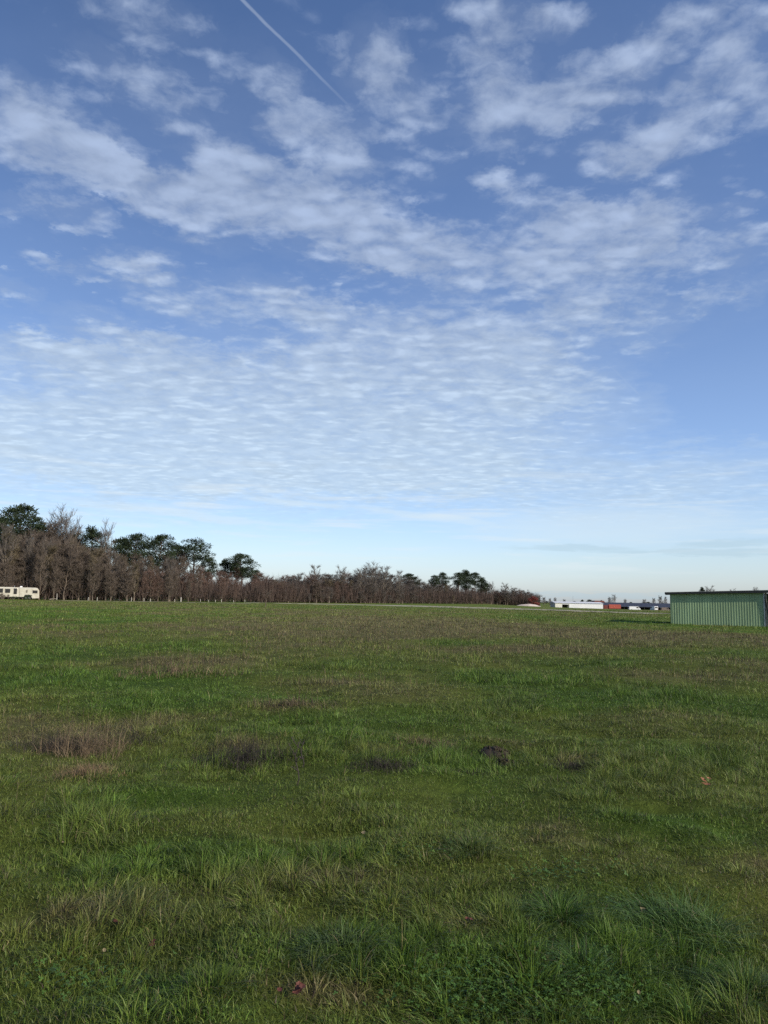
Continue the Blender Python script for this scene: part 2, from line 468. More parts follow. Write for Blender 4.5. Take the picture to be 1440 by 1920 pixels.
# big single tussocks, each a thing
def tussock(px, py, rad, n, h, c, label, lean_az=None):
    x0, y0, z0 = ground(px, py)
    a = rng.uniform(0, 6.28, n); d = rad * np.sqrt(rng.uniform(0, 1, n))
    x = d * np.sin(a); y = d * np.cos(a)
    az = a + rng.normal(0, .5, n)
    if lean_az is not None: az = np.where(rng.uniform(0, 1, n) < .55, lean_az + rng.normal(0, .5, n), az)
    lean = np.clip(.45 + 1.0 * d / rad + rng.normal(0, .35, n), .05, 1.8)
    C = np.array(c) * rng.uniform(.6, 1.4, n)[:, None]
    k = rng.uniform(0, 1, n) < .05; C[k] = np.array((.24, .20, .11))
    B = Batch(); B.add(*blades(x, y, terr(x + x0, y + y0) - z0 - .005, h * rng.uniform(.5, 1.25, n) * (1.15 - .4 * d / rad), .0036 * np.maximum(1, y0 / 6.5) * rng.uniform(.6, 1.4, n), az, lean, C, 3))
    o = B.build('grass_tuft', M['grass']); o.location = (x0, y0, z0)
    tag(o, label, 'grass tuft', 'big grass tufts in the foreground')
tussock(1275, 1745, .27, 900, .20, (.082, .148, .036), 'largest blue-green grass tuft, arching leftwards near the right edge of the meadow', R(260))
tussock(1050, 1715, .13, 520, .14, (.078, .145, .026), 'upright mid green grass tuft left of the big blue-green one')
tussock(1095, 1815, .12, 480, .12, (.070, .140, .028), 'deep green grass tuft just behind the clover patch')
tussock(1390, 1860, .15, 520, .13, (.070, .130, .034), 'dark green grass tuft in the bottom right corner of the meadow')
tussock(640, 1780, .17, 700, .12, (.085, .130, .040), 'wide dull green grass tuft in the lower middle of the meadow', R(200))
tussock(240, 1700, .17, 620, .11, (.105, .135, .042), 'pale olive grass tuft with wind-combed blades at lower left', R(90))
tussock(880, 1800 - 210, .13, 420, .12, (.095, .140, .034), 'yellow-green grass tuft left of the low leafy patch in mid foreground')

# ------------------------------------------------------------------ small foreground things
def weed(px, py, n, h, wx, wy, cols, label, ns=14):
    """a loose ragged sheaf: dry blades lying every way plus a few upright branching stems"""
    x0, y0, z0 = ground(px, py)
    n = int(n * 1.6); q = rng.uniform(0, 1, n) ** .8 * 1.15; a = rng.uniform(0, 6.28, n); q = q * (.75 + .5 * vnoise(a * 1.3 + px, a * 0 + py, 4))
    x = q * np.sin(a) * wx; y = q * np.cos(a) * wy
    d = np.clip(np.hypot(x / wx, y / wy), 0, 2)
    C = np.array(cols)[rng.integers(0, len(cols), n)] * rng.uniform(.55, 1.35, n)[:, None]
    B = Batch(); B.add(*blades(x, y, terr(x + x0, y + y0) - z0 - .01, h * rng.uniform(.3, 1.0, n) * (1.1 - .35 * d), .0034 * max(1, y0 / 6.5) * rng.uniform(.5, 1.3, n), rng.uniform(0, 6.28, n), np.clip(rng.normal(.75, .4, n), .05, 1.8), C, 3))
    for _ in range(ns):
        aa_ = random.uniform(0, 6.28); qq = .8 * math.sqrt(random.random()); ax, ay = qq * wx * math.sin(aa_), qq * wy * math.cos(aa_); az_ = T(ax + x0, ay + y0) - z0; hh = h * random.uniform(.9, 1.9); la = random.uniform(0, 6.28); q = random.uniform(3, 7)
        m = 9; t = np.linspace(0, .8, m); tx = ax + np.sin(la) * t * hh * .15; ty = ay + np.cos(la) * t * hh * .15
        c = np.array(random.choice(cols)) * random.uniform(.5, .9)
        B.add(*blades(np.array([ax]), np.array([ay]), np.array([az_ - .01]), np.array([hh]), np.array([.0042 * max(1, y0 / 8)]), np.array([la]), np.array([.15]), c[None, :], 3))
        B.add(*blades(tx[2:], ty[2:], az_ + t[2:] * hh, hh * rng.uniform(.10, .28, m - 2), np.full(m - 2, .0032 * max(1, y0 / 8)), rng.uniform(0, 6.28, m - 2), rng.uniform(.5, 1.3, m - 2), np.repeat(c[None, :], m - 2, 0), 3))
    o = B.build('dead_weed', M['stalk']); o.location = (x0, y0, z0)
    return tag(o, label, 'dead weed', 'clumps of dead weeds in the meadow')
DK = [(.050, .042, .038), (.075, .062, .054), (.032, .028, .026)]; RB = [(.17, .125, .080), (.11, .082, .058), (.22, .165, .10)]; TN = [(.30, .20, .11), (.24, .17, .10), (.16, .11, .07)]
weed(165, 1412, 520, .36, .45, .40, RB, 'tall reddish-brown clump of dead weed stems at the left of the meadow', 22)
weed(160, 1450, 380, .15, .26, .22, TN, 'low tan dry tuft at the foot of the reddish-brown weed clump', 2)
weed(110, 1405, 380, .28, .35, .30, DK, 'dark grey dead weed clump just left of the reddish-brown one', 8)
weed(262, 1390, 220, .16, .35, .25, DK, 'low dark weed streak right of the reddish-brown clump', 6)
weed(462, 1425, 620, .30, .42, .40, DK, 'wide dark grey clump of dead weeds left of the single dead stalk', 14)
def stalk(px, py, h, label):
    x0, y0, z0 = ground(px, py); mb = MB(); p = [Vector((.02 * math.sin(k * 1.3), .015 * math.cos(k * 2.1), h * k / 6 - .02 * (k == 0))) for k in range(7)]
    mb.tube(p, [.006, .0055, .005, .0045, .004, .0035, .002], 5)
    for k in range(2, 6):
        for q in range(2):
            a = random.uniform(0, 6.28); l = h * random.uniform(.08, .2); e = p[k] + Vector((l * math.cos(a), l * math.sin(a), l * random.uniform(.5, 1.2)))
            mb.tube([p[k], (p[k] + e) / 2 + Vector((0, 0, -.005)), e], [.0035, .003, .0045], 4)
    o = mb.build('dead_stalk', mat('dark_dead_stalk', (.05, .04, .036), .9, .3, 20)); o.location = (x0, y0, z0)
    tag(o, label, 'dead weed')
stalk(556, 1474, .38, 'single tall dark dead stalk with few side twigs in mid meadow')
stalk(566, 1440, .26, 'shorter dead stalk just behind the single tall dark one')
weed(722, 1440, 480, .16, .34, .22, DK, 'low dark flattened weed clump in the middle of the meadow', 5)
weed(330, 1262, 560, .34, 1.0, .8, RB, 'distant purplish-brown weed clump in the left half of the meadow', 26)
weed(1080, 1440, 800, .09, .24, .16, DK, 'low dark sparse weed patch right of the bare soil heap', 0)
weed(890, 1452, 160, .09, .20, .12, DK, 'small dark weed patch just below and left of the bare soil heap', 3)
weed(800, 1395, 700, .12, .36, .26, RB, 'thin brown weed patch above the low dark flattened clump', 6)
weed(550, 1322, 380, .22, .7, .5, DK + RB, 'mixed brown and grey weed clump further back than the single stalk', 12)

def soil_heap(px, py, rx, ry, h, label):
    x0, y0, z0 = ground(px, py); n = 26; V = [(0, 0, h)]; F = []
    for k in range(1, 9):
        t = k / 8
        for j in range(n):
            a = 2 * math.pi * j / n; nz = float(fbm(np.array(math.cos(a) * t * 3 + px), np.array(math.sin(a) * t * 3), 3, 3)) - .5
            rad = t * (1 + .35 * nz)
            V.append((rx * rad * math.cos(a), ry * rad * math.sin(a), h * (1 - t ** 1.6) + h * 1.1 * nz * (1 - t) - .012 * (t > .95)))
    for j in range(n): F.append((0, 1 + j, 1 + (j + 1) % n))
    for k in range(7):
        for j in range(n):
            a = 1 + k * n + j; b = 1 + k * n + (j + 1) % n
            F.append((a, a + n, b + n, b))
    for k in range(40):                                     # crumbs of earth on the heap
        a = random.uniform(0, 6.28); t = random.random() ** .5; s = random.uniform(.008, .02)
        c = Vector((rx * t * math.cos(a), ry * t * math.sin(a), h * (1 - t ** 1.6) + .004)); i0 = len(V)
        for d in ((s, 0, 0), (-s * .8, s * .3, 0), (0, -s, .2 * s), (0, s, 0), (0, 0, s), (0, 0, -s)): V.append(tuple(c + Vector(d)))
        for q in ((0, 3, 4), (3, 1, 4), (1, 2, 4), (2, 0, 4), (3, 0, 5), (1, 3, 5), (2, 1, 5), (0, 2, 5)): F.append(tuple(i0 + w for w in q))
    me = bpy.data.meshes.new('molehill'); me.from_pydata(V, [], F); me.update()
    o = mesh_obj('molehill', me, M['soil']); o.location = (x0, y0, z0 + .005)
    tag(o, label, 'molehill', 'bare soil heaps in the meadow')
soil_heap(928, 1412, .17, .26, .055, 'dark bare molehill of damp soil in the middle of the meadow, the larger of two')
soil_heap(945, 1432, .12, .14, .04, 'smaller dark soil heap touching the front of the larger molehill')

def leaf(px, py, size, m, label, n=1, cat='dead leaf', lift=.035):
    x0, y0, z0 = ground(px, py); V, F = [], []
    for k in range(n):
        a = random.uniform(0, 6.28); ox, oy = (random.uniform(-.5, .5) * size * (n > 1) for _ in (0, 1)); tl = random.uniform(-.5, .5); i0 = len(V); s = size * random.uniform(.75, 1.1)
        out = []
        for j in range(9):
            t = j / 8; wv = .36 * math.sin(math.pi * t) ** .8 * (1 + .25 * math.sin(t * 19))
            for sd in (-1, 0, 1):
                u = (t - .5) * s; v = sd * wv * s
                z = .30 * s * (abs(v) / s) + .5 * s * (t - .5) ** 2 + u * tl + random.uniform(-.02, .02) * s
                V.append((ox + u * math.cos(a) - v * math.sin(a), oy + u * math.sin(a) + v * math.cos(a), z + .012 * k))
        for j in range(8):
            for q in (0, 1):
                b = i0 + j * 3 + q; F.append((b, b + 1, b + 4, b + 3))
    me = bpy.data.meshes.new('dead_leaf'); me.from_pydata(V, [], F); me.update()
    o = mesh_obj('dead_leaf', me, m); o.location = (x0, y0, z0 + lift); o.rotation_euler = (.35, .1, 0)
    tag(o, label, cat, 'dead leaves lying in the grass')
leaf(1325, 1478, .6 * .10, M['orange_leaf'], 'curled orange-tan leaf cluster in lush grass at the right', 4, lift=.035)
leaf(218, 1747, .6 * .060, M['dead_leaf'], 'dark red-brown leaf in the grass at lower left, the upper of two', 2, lift=.035)
leaf(286, 1786, .6 * .050, M['dead_leaf'], 'small red-brown leaf in the grass at lower left, the lower of two', 2, lift=.035)
leaf(560, 1880, .6 * .075, M['dead_leaf'], 'large dull red leaf near the bottom middle of the meadow', 3, lift=.035)
leaf(524, 1874, .6 * .050, M['dead_leaf'], 'small dull red leaf left of the large one near the bottom edge', 1, lift=.035)
leaf(118, 1590, .6 * .045, M['pale_leaf'], 'pale tan leaf on its own in the left foreground grass', 1, lift=.035)
leaf(882, 1738, .6 * .055, M['dead_leaf'], 'rust-coloured leaf in brownish grass right of the lower middle', 2, lift=.035)
leaf(1207, 1722, .6 * .055, M['pale_leaf'], 'pale pinkish leaf beside clover left of the big blue-green tuft', 2, lift=.035)
leaf(680, 1576, .6 * .05, M['pale_leaf'], 'straw-coloured curled leaf above the lower middle of the meadow', 2, lift=.035)
leaf(1198, 1878, .6 * .040, M['pale_leaf'], 'tiny yellowish leaf near the bottom edge right of the clover', 1, lift=.035)
leaf(195, 1797, .6 * .045, M['pale_leaf'], 'small yellowish leaf between the two red-brown ones and the left edge', 1, lift=.035)

# ------------------------------------------------------------------ track and ditch strips
def strip(name, pts, m, wob, zo):
    V, F = [], []
    N = 160
    P = np.array(pts)
    s = np.linspace(0, 1, N); seg = np.linspace(0, 1, len(P))
    cx = np.interp(s, seg, P[:, 0]); cy = np.interp(s, seg, P[:, 1]); wd_ = np.interp(s, seg, P[:, 2])
    K = 14
    for i in range(N):
        i2 = min(N - 1, i + 1); i1 = max(0, i - 1)
        t = np.array((cx[i2] - cx[i1], cy[i2] - cy[i1])); t /= np.linalg.norm(t); nrm = np.array((-t[1], t[0]))
        na_ = (float(vnoise(i * .35, 3, 5)) - .5) * wob; nb = (float(vnoise(i * .35, 9, 6)) - .5) * wob
        for k in range(K + 1):
            o = (k / K - .5) * wd_[i]
            o += na_ * (k == 0) + nb * (k == K)
            x, y = cx[i] + nrm[0] * o, cy[i] + nrm[1] * o
            V.append((x, y, T(x, y) + zo - (.10 if k in (0, K) else 0)))
    for i in range(N - 1):
        for k in range(K):
            a = i * (K + 1) + k; F.append((a, a + 1, a + K + 2, a + K + 1))
    me = bpy.data.meshes.new(name); me.from_pydata(V, [], F); me.update()
    tag(mesh_obj(name, me, m), kind='structure')
M['track'] = mat('pale_dry_track', (.34, .30, .20), .95, .25, .12, c2=(.46, .41, .29))
M['verge'] = mat('dry_grass_verge', (.19, .165, .10), .95, .3, .15)
def gp(px, py, w): x, y, z = ground(px, py); return (x, y, w)
strip('path', [gp(470, 1130.2, 8), gp(620, 1133, 16), gp(740, 1135.4, 18), gp(900, 1140, 16), gp(1040, 1144, 12), gp(1130, 1147.5, 10), gp(1250, 1151, 9)], M['track'], 4, .05)
strip('verge', [(-75, 168, 7), gp(110, 1126, 7), gp(260, 1128, 9), gp(470, 1131.5, 9)], M['verge'], 5, .05)

# ------------------------------------------------------------------ tree prototypes (10 m high, scaled on placing)
def tri_twigs(segs, w0):
    V, F = [], []
    for (a, b, w) in segs:
        a = Vector(a); b = Vector(b); d = (b - a).normalized()
        q = d.cross(Vector((random.uniform(-1, 1), random.uniform(-1, 1), random.uniform(-1, 1))))
        if q.length < 1e-3: continue
        q.normalize(); q *= w * w0 / 2; mid = a.lerp(b, .55) + q * random.uniform(-2, 2)
        i = len(V); V += [tuple(a - q), tuple(a + q), tuple(mid + q * .6), tuple(mid - q * .6), tuple(b)]
        F += [(i, i + 1, i + 2, i + 3), (i + 3, i + 2, i + 4)]
    return V, F

def bare_tree(name, bark, twig, seed, spread=1.0, low=.18, limbs=15, lean=0.0, dens=1.0):
    random.seed(seed); H = 10.0
    root = empty(name); mb = MB(); segs = []
    tp = [Vector((0, 0, -.15))]
    for k in range(1, 8):
        t = k / 7; tp.append(Vector((random.uniform(-.12, .12) + lean * t * t, random.uniform(-.12, .12), t * H * .86)))
    tr = [.135 * (1 - .88 * k / 7) + .01 for k in range(8)]; tr[0] = .17
    mb.tube(tp, tr, 7)
    def along(t):
        s = t * 7; k = min(6, int(s)); return tp[k].lerp(tp[k + 1], s - k)
    def twigs(p, d, L, n):
        for _ in range(int(n * dens)):
            t = random.uniform(.15, 1); s = p + d * (L * t)
            v = (d.normalized() * random.uniform(.4, 1.2) + Vector((random.uniform(-1, 1), random.uniform(-1, 1), random.uniform(-.1, 1.3)))).normalized()
            l = random.uniform(.45, 1.15)
            e = s + v * l; segs.append((s, e, 1.0))
            for __ in range(2):
                s2 = s.lerp(e, random.uniform(.3, .9)); v2 = (v + Vector((random.uniform(-1, 1), random.uniform(-1, 1), random.uniform(-.3, .9))) * .8).normalized()
                segs.append((s2, s2 + v2 * random.uniform(.25, .6), .7))
    for k in range(limbs):
        t = low + (1 - low) * (k + random.random()) / limbs
        p = along(min(t, .98)); a = k * 2.4 + random.uniform(-.5, .5); up = random.uniform(.8, 1.7) + t * .8
        d = Vector((math.cos(a), math.sin(a), up)).normalized()
        L = H * (.30 * (1 - .55 * t) + .05) * random.uniform(.75, 1.2) * spread
        q = p + d * L * .55 + Vector((0, 0, .04 * L)); e = p + d * L + Vector((0, 0, .16 * L))
        r = .055 * (1.1 - .7 * t)
        mb.tube([p, q, e], [r, r * .6, r * .18], 5, False)
        twigs(p, e - p, 1.0, 7)
        for j in range(5):
            s = p.lerp(e, random.uniform(.25, .95)); a2 = a + random.choice((-1, 1)) * random.uniform(.4, 1.1)
            d2 = Vector((math.cos(a2), math.sin(a2), random.uniform(.5, 1.3))).normalized(); L2 = L * random.uniform(.3, .5)
            e2 = s + d2 * L2; mb.tube([s, (s + e2) / 2 + Vector((0, 0, .03)), e2], [r * .42, r * .28, r * .1], 4, False)
            twigs(s, e2 - s, 1.0, 9)
    twigs(tp[5], tp[7] - tp[5], 1.0, 30)
    mb.build('trunk', bark, root)
    V, F = tri_twigs(segs, .045)
    me = bpy.data.meshes.new('crown'); me.from_pydata(V, [], F); me.update(); mesh_obj('crown', me, twig, root)
    return root

def pine_tree(name, seed, base=.55, wide=.22, round_=1.0, nclump=26, forks=0):
    random.seed(seed); H = 10.0; root = empty(name); mb = MB()
    tp = [Vector((0, 0, -.15))]; bx, by = random.uniform(-.5, .5), random.uniform(-.5, .5)
    for k in range(1, 7):
        t = k / 6; tp.append(Vector((bx * t * t + random.uniform(-.06, .06), by * t * t, t * H * .93)))
    mb.tube(tp, [.17, .135, .12, .105, .085, .06, .025], 7)
    def along(t):
        s = t * 6; k = min(5, int(s)); return tp[k].lerp(tp[k + 1], s - k)
    V, F = [], []
    for c in range(nclump):
        t = base + (1 - base) * (c + random.random()) / nclump
        prof = math.sin(math.pi * min(1, ((t - base) / (1 - base)) * .80 + .16)) ** round_
        a = c * 2.4 + random.uniform(-.6, .6); d = H * wide * prof * random.uniform(.35, 1.05)
        o = along(min(.97, t - .03)); ctr = Vector((along(min(t, .99)).x + d * math.cos(a), along(min(t, .99)).y + d * math.sin(a), t * H + random.uniform(-.15, .35)))
        mb.tube([o, (o + ctr) / 2 + Vector((0, 0, -.06)), ctr], [.045, .032, .012], 4, False)
        rad = H * random.uniform(.045, .085) * (.65 + .5 * prof)
        for k in range(170):
            u = Vector((random.gauss(0, 1), random.gauss(0, 1), random.gauss(0, .75))); u.normalize(); u *= rad * random.random() ** .55 * 1.18
            u.z *= .72; p = ctr + u
            dr = (u.normalized() * .9 + Vector((random.uniform(-.6, .6), random.uniform(-.6, .6), random.uniform(-.1, .9)))).normalized()
            L = random.uniform(.16, .34)
            for s_ in range(2):
                q = dr.cross(Vector((random.uniform(-1, 1), random.uniform(-1, 1), random.uniform(-1, 1)))); q.normalize(); q *= random.uniform(.022, .048)
                i = len(V); e = p + dr * L; V += [tuple(p - q * .4), tuple(p + q * .4), tuple(e + q), tuple(e - q)]; F.append((i, i + 1, i + 2, i + 3))
    mb.build('trunk', M['pine_bark'], root)
    me = bpy.data.meshes.new('crown'); me.from_pydata(V, [], F); me.update(); mesh_obj('crown', me, M['pine'], root)
    return root

protos_used = set()
def plant(proto, px, Y, top=None, h=None, w=1.0, rz=None, label=None, cat='tree', group=None, name=None, sink=0.0):
    """stands a copy of a prototype at depth Y; the first use moves the prototype itself"""
    if proto.name in protos_used: o = copy_tree(proto)
    else: o = proto; protos_used.add(proto.name)
    x = col_x(px, Y); z = T(x, Y) - sink
    if top is not None: h = top_z(px, top, Y) - z
    s = h / 10.0
    o.location = (x, Y, z); o.scale = (s * w, s * w, s)
    o.rotation_euler = (0, 0, random.uniform(0, 6.28) if rz is None else rz)
    tag(o, label, cat, group)
    return o

BB = [bare_tree('bare_tree', M['bark'], M['twig'], 101, .62, .08, 22), bare_tree('bare_tree', M['bark_pale'], M['twig_olive'], 102, .55, .14, 20, .5), bare_tree('bare_tree', M['bark'], M['twig'], 103, .75, .07, 23, -.4)]
BR = [bare_tree('bare_tree', M['bark'], M['twig_red'], 104, .70, .06, 22), bare_tree('bare_tree', M['bark'], M['twig_red'], 105, .85, .05, 24)]
BG = [bare_tree('bare_tree', M['bark_pale'], M['twig_grey'], 106, .75, .12, 21), bare_tree('bare_tree', M['bark'], M['twig_grey'], 107, .9, .08, 23), bare_tree('bare_tree', M['bark'], M['twig_grey'], 108, .6, .12, 19)]
BO = [bare_tree('bare_tree', M['bark'], M['twig_grey'], 141, 1.15, .16, 17), bare_tree('bare_tree', M['bark_pale'], M['twig_grey'], 142, 1.0, .2, 16, .3)]
BT = [bare_tree('bare_tree', M['bark_pale'], M['twig_grey'], 109, .95, .42, 13, 0, .8)]
PP = [pine_tree('pine_tree', 201, .52, .24, .8, 32), pine_tree('pine_tree', 202, .60, .20, .9, 24), pine_tree('pine_tree', 203, .45, .17, 1.2, 28), pine_tree('pine_tree', 204, .66, .23, .7, 20)]
random.seed(77)

EDGE_PX = [-140, 0, 250, 480, 700, 925, 960]; EDGE_Y = [168, 182, 192, 215, 270, 372, 385]
CAN_PX = [-140, 0, 60, 100, 150, 200, 260, 340, 400, 480, 520, 600, 650, 700, 740, 800, 850, 920, 960]
CAN_PY = [1020, 1012, 1007, 1012, 1022, 1038, 1046, 1056, 1080, 1089, 1089, 1082, 1084, 1079, 1089, 1097, 1099, 1108, 1108]
edge = lambda px: float(np.interp(px, EDGE_PX, EDGE_Y)); canopy = lambda px: float(np.interp(px, CAN_PX, CAN_PY))

# the pines that stand out above the wood, each by its look
for (px, back, top, k, w, lab) in (
    (30, 14, 951, 0, 1.0, 'tallest dark pine, rising above the wood behind the caravan'),
    (-12, 12, 972, 1, 1.0, 'dark pine cut by the left edge of the photo, behind the caravan'),
    (62, 17, 985, 1, .9, 'dark pine on the right shoulder of the tallest pine'),
    (128, 20, 1004, 2, .9, 'dark pine half hidden by the pale leafless tree behind the wood'),
    (172, 15, 994, 2, 1.0, 'slender conical dark pine standing alone above the brown wood'),
    (224, 17, 1012, 1, 1.0, 'dark pine on the left of the three joined pine crowns'),
    (245, 15, 1004, 0, .9, 'dark pine in the middle of the three joined pine crowns'),
    (293, 14, 1006, 0, .95, 'olive-tinged round pine on the right of the three joined pine crowns'),
    (327, 18, 1024, 1, .8, 'small dark pine between the olive round pine and the gappy one'),
    (361, 14, 1017, 3, 1.25, 'gappy dark pine with sky showing through its open crown'),
    (386, 17, 1049, 0, .9, 'low dense pine just right of the gappy pine'),
    (418, 20, 1051, 2, 1.0, 'small pointed pine in the dip between two rounder pines'),
    (440, 20, 1056, 1, .9, 'dark pine on the left flank of the last big round pine'),
    (453, 16, 1041, 0, 1.15, 'last big round pine at the right end of the tall wood'),
    (478, 20, 1070, 1, .9, 'lowest dark pine where the tall wood drops to the lower one'),
    (768, 16, 1077, 0, 1.2, 'dull rounded pine half sunk in the far bare wood'),
    (815, 12, 1080, 1, .8, 'left one of the paired slim pines with bare trunks in the far wood'),
    (829, 14, 1075, 1, .9, 'right one of the paired slim pines with bare trunks in the far wood'),
    (860, 10, 1075, 1, 1.0, 'slim tall pine at the left of the far pine clump'),
    (874, 14, 1072, 2, 1.25, 'tallest pine in the middle of the far pine clump'),
    (890, 11, 1075, 1, .95, 'dense pine right of the tallest in the far pine clump'),
    (903, 12, 1085, 2, 1.1, 'lower pine on the right slope of the far pine clump'),
    (912, 15, 1094, 1, .9, 'lowest pine at the right end of the far pine clump')):
    plant(PP[k], px, edge(px) + back + 12, top=top, w=w * 1.2, label=lab, group='pines above the bare wood')

# bare trees that can be told apart
for (px, back, top, pr, w, lab) in (
    (108, 24, 966, BT[0], 1.0, 'pale leafless tree whose fine crown shows against the sky right of the tallest pine'),
    (92, 26, 975, BT[0], .9, 'pale leafless tree on the left of the fine crowns behind the wood'),
    (126, 25, 980, BT[0], .9, 'pale leafless tree on the right of the fine crowns behind the wood'),
    (192, 20, 990, BT[0], .8, 'thin leafless tree just right of the slender conical pine'),
    (18, 3, 1000, BB[1], 1.1, 'tall pale-trunked bare tree right behind the caravan'),
    (4, 2, 992, BO[1], .8, 'pale forked bare tree at the very left edge, beside the caravan'),
    (47, 4, 1008, BT[0], .7, 'tall thin pale bare tree rising over the right half of the caravan'),
    (82, 3, 1016, BT[0], .7, 'thin pale bare tree between the caravan and the slender conical pine'),
    (214, 3, 1040, BT[0], .75, 'thin pale bare tree in front of the leftmost joined pine'),
    (318, 3, 1048, BT[0], .8, 'thin pale bare tree in front of the small pine beside the gappy one'),
    (590, 5, 1064, BO[1], .9, 'open-crowned grey bare tree standing out in the low left stretch'),
    (640, 6, 1068, BO[0], .9, 'fine-twigged grey bare tree between the low left stretch and the highest one'),
    (748, 6, 1074, BO[1], .9, 'open-crowned grey bare tree just left of the dull rounded pine'),
    (168, 2, 1030, BB[1], .8, 'pale-trunked slim bare tree below the conical pine'),
    (696, 4, 1061, BO[0], 1.1, 'highest grey bare tree of the low wood, with many upright branches'),
    (718, 6, 1066, BO[1], 1.1, 'grey bare tree right of the highest one in the low wood'),
    (676, 5, 1070, BO[1], 1.0, 'pale-trunked grey bare tree left of the highest one in the low wood'),
    (921, 8, 1094, BT[0], 1.0, 'sparse bare tree at the very end of the far wood, right of the pines')):
    plant(pr, px, edge(px) + back, top=top, w=w, label=lab, group='bare trees that stand out from the wood')

def region(px):
    if px < 110: return 'near the caravan', BB
    if px < 265: return 'below the three joined pines', BB
    if px < 370: return 'below the gappy pine', BB + BR
    if px < 500: return 'below the last big round pine', BR
    if px < 660: return 'in the low left stretch', BG + BR + BB
    if px < 790: return 'around the highest grey tree', BG
    return 'among the far pines', BG + BB
for row, (step, back, dtop, rname) in enumerate(((13.5, 0, 13, 'front row'), (13, 6, 5, 'middle rows'), (14, 13, 0, 'back rows'), (17, 24, -8, 'hindmost rows'))):
    px = -60.0 if row else -40.0
    while px < 922:
        reg, pool = region(px)
        far = px > 840
        top = canopy(px) + dtop + random.uniform(-11, 20) * (1.15 if px < 480 else .45) + (6 if far else 0)
        if row == 0 and random.random() < .4: top += random.uniform(6, 30)
        plant(random.choice(pool), px + random.uniform(-3, 3), edge(px) + back + random.uniform(-1.5, 3.5), top=top, w=random.choice((.7, .9, 1.1, 1.3, 1.6)) * random.uniform(.9, 1.1) * (1 if px < 480 else 1.45),
              label='bare brown tree in the %s of the wood, %s' % (rname, reg), group='bare trees in the %s of the wood, %s' % (rname, reg))
        px += step * random.uniform(.75, 1.25) * (1.0 if px < 480 else .85)

# scrub between the trunks: nobody could count it
segs = []
for k in range(95000):
    px = random.uniform(-70, 1012) if k % 3 else random.uniform(470, 1012); Y = edge(px) + random.uniform(0, 34)
    if px > 925: Y = 392 + random.uniform(0, 24)
    x = col_x(px, Y); hh = random.uniform(.8, 4.6) if px < 480 else random.uniform(1.2, 6.5)
    z0 = T(x, Y); b = Vector((x, Y, z0 + random.uniform(0, 3.2 + 2.5 * (Y - edge(px)) / 34))); 
    segs.append((b, b + Vector((random.uniform(-.8, .8), random.uniform(-.8, .8), hh * random.uniform(.4, .9))), random.uniform(.7, 1.6)))
V, F = tri_twigs(segs, .075)
me = bpy.data.meshes.new('undergrowth'); me.from_pydata(V, [], F); me.update()
tag(mesh_obj('undergrowth', me, M['brush']), 'tangled brown scrub filling the wood between the trunks', 'undergrowth', kind='stuff')

# right-hand group and distant trees
for (px, Y, top, pr, w, lab) in (
    (948, 392, 1097, BO[0], 1.1, 'open-crowned bare tree right of the gap at the end of the wood'),
    (962, 395, 1104, BO[1], 1.1, 'bare tree in the middle of the small group left of the russet bush'),
    (975, 396, 1107, BR[0], 1.2, 'reddish bare tree touching the russet bush'),
    (986, 400, 1109, BO[0], 1.1, 'greyish bare tree behind the russet bush'),
    (936, 400, 1120, PP[0], 1.3, 'low dark evergreen in the gap at the end of the wood'),
    (1020, 560, 1120, BG[1], 1.2, 'left one of the small dim bare trees between the russet bush and the white hall'),
    (1031, 560, 1122, BG[0], 1.2, 'middle one of the small dim bare trees between the russet bush and the white hall'),
    (1041, 570, 1121, BG[1], 1.2, 'right one of the small dim bare trees, just left of the white hall'),
    (1058, 560, 1124, BG[1], 1.4, 'low bare treetop over the left end of the white hall'),
    (1092, 600, 1125, PP[2], 1.6, 'greenish treetop over the middle of the white hall'),
    (1106, 600, 1124.5, PP[0], 1.6, 'greenish treetop over the right part of the white hall'),
    (1143, 520, 1120, BG[1], 1.1, 'bare tree left of the tallest above the slate roof'),
    (1151, 520, 1116.5, BO[1], 1.1, 'tallest bare tree rising above the left part of the slate roof'),
    (1172, 560, 1124, BG[1], 1.3, 'low bare tree above the middle of the slate roof'),
    (1208, 560, 1124, BG[1], 1.4, 'low bare tree above the right part of the slate roof'),
    (1226, 540, 1122, BG[0], 1.1, 'bare tree left of the pair beside the green shed'),
    (1238, 540, 1118, BG[1], 1.0, 'bare tree of the pair left of the green shed, the taller'),
    (1248, 540, 1119, BG[2], 1.0, 'bare tree of the pair left of the green shed, nearest the shed'),
    (1318, 420, 1103, PP[2], .9, 'small treetop peeping over the left half of the shed roof'),
    (1330, 420, 1103, BO[0], 1.1, 'twiggy treetop peeping over the middle of the shed roof'),
    (1374, 420, 1106, BG[1], 1.0, 'low treetop peeping over the right half of the shed roof'),
    (1418, 420, 1103, BG[0], 1.0, 'treetop peeping over the shed roof near the photo edge')):
    plant(pr, px, Y, top=top, w=w, label=lab, group='small trees on the right horizon')
for k in range(15):
    px = 927 + k * 5.8 + random.uniform(-2, 2)
    plant(random.choice(BO + BR + BG[:2]), px, 396 + random.uniform(-4, 26), top=1104 + .13 * (px - 940) + random.uniform(-2, 6) + (6 if px < 940 else 0), w=random.uniform(1.2, 1.9),
          label='low bushy bare tree in the small clump just left of the russet bush', group='bare trees in the small clump on the right')
for k in range(46):
    px = 930 + k * 11.5 + random.uniform(-4, 4)
    plant(random.choice(BG + PP[:2]), px, random.uniform(640, 720), top=1127 + .008 * (px - 900) + random.uniform(-1.5, 2), w=random.uniform(1.5, 2.2),
          label='dim far tree in the thin line along the right horizon', group='far trees along the right horizon')

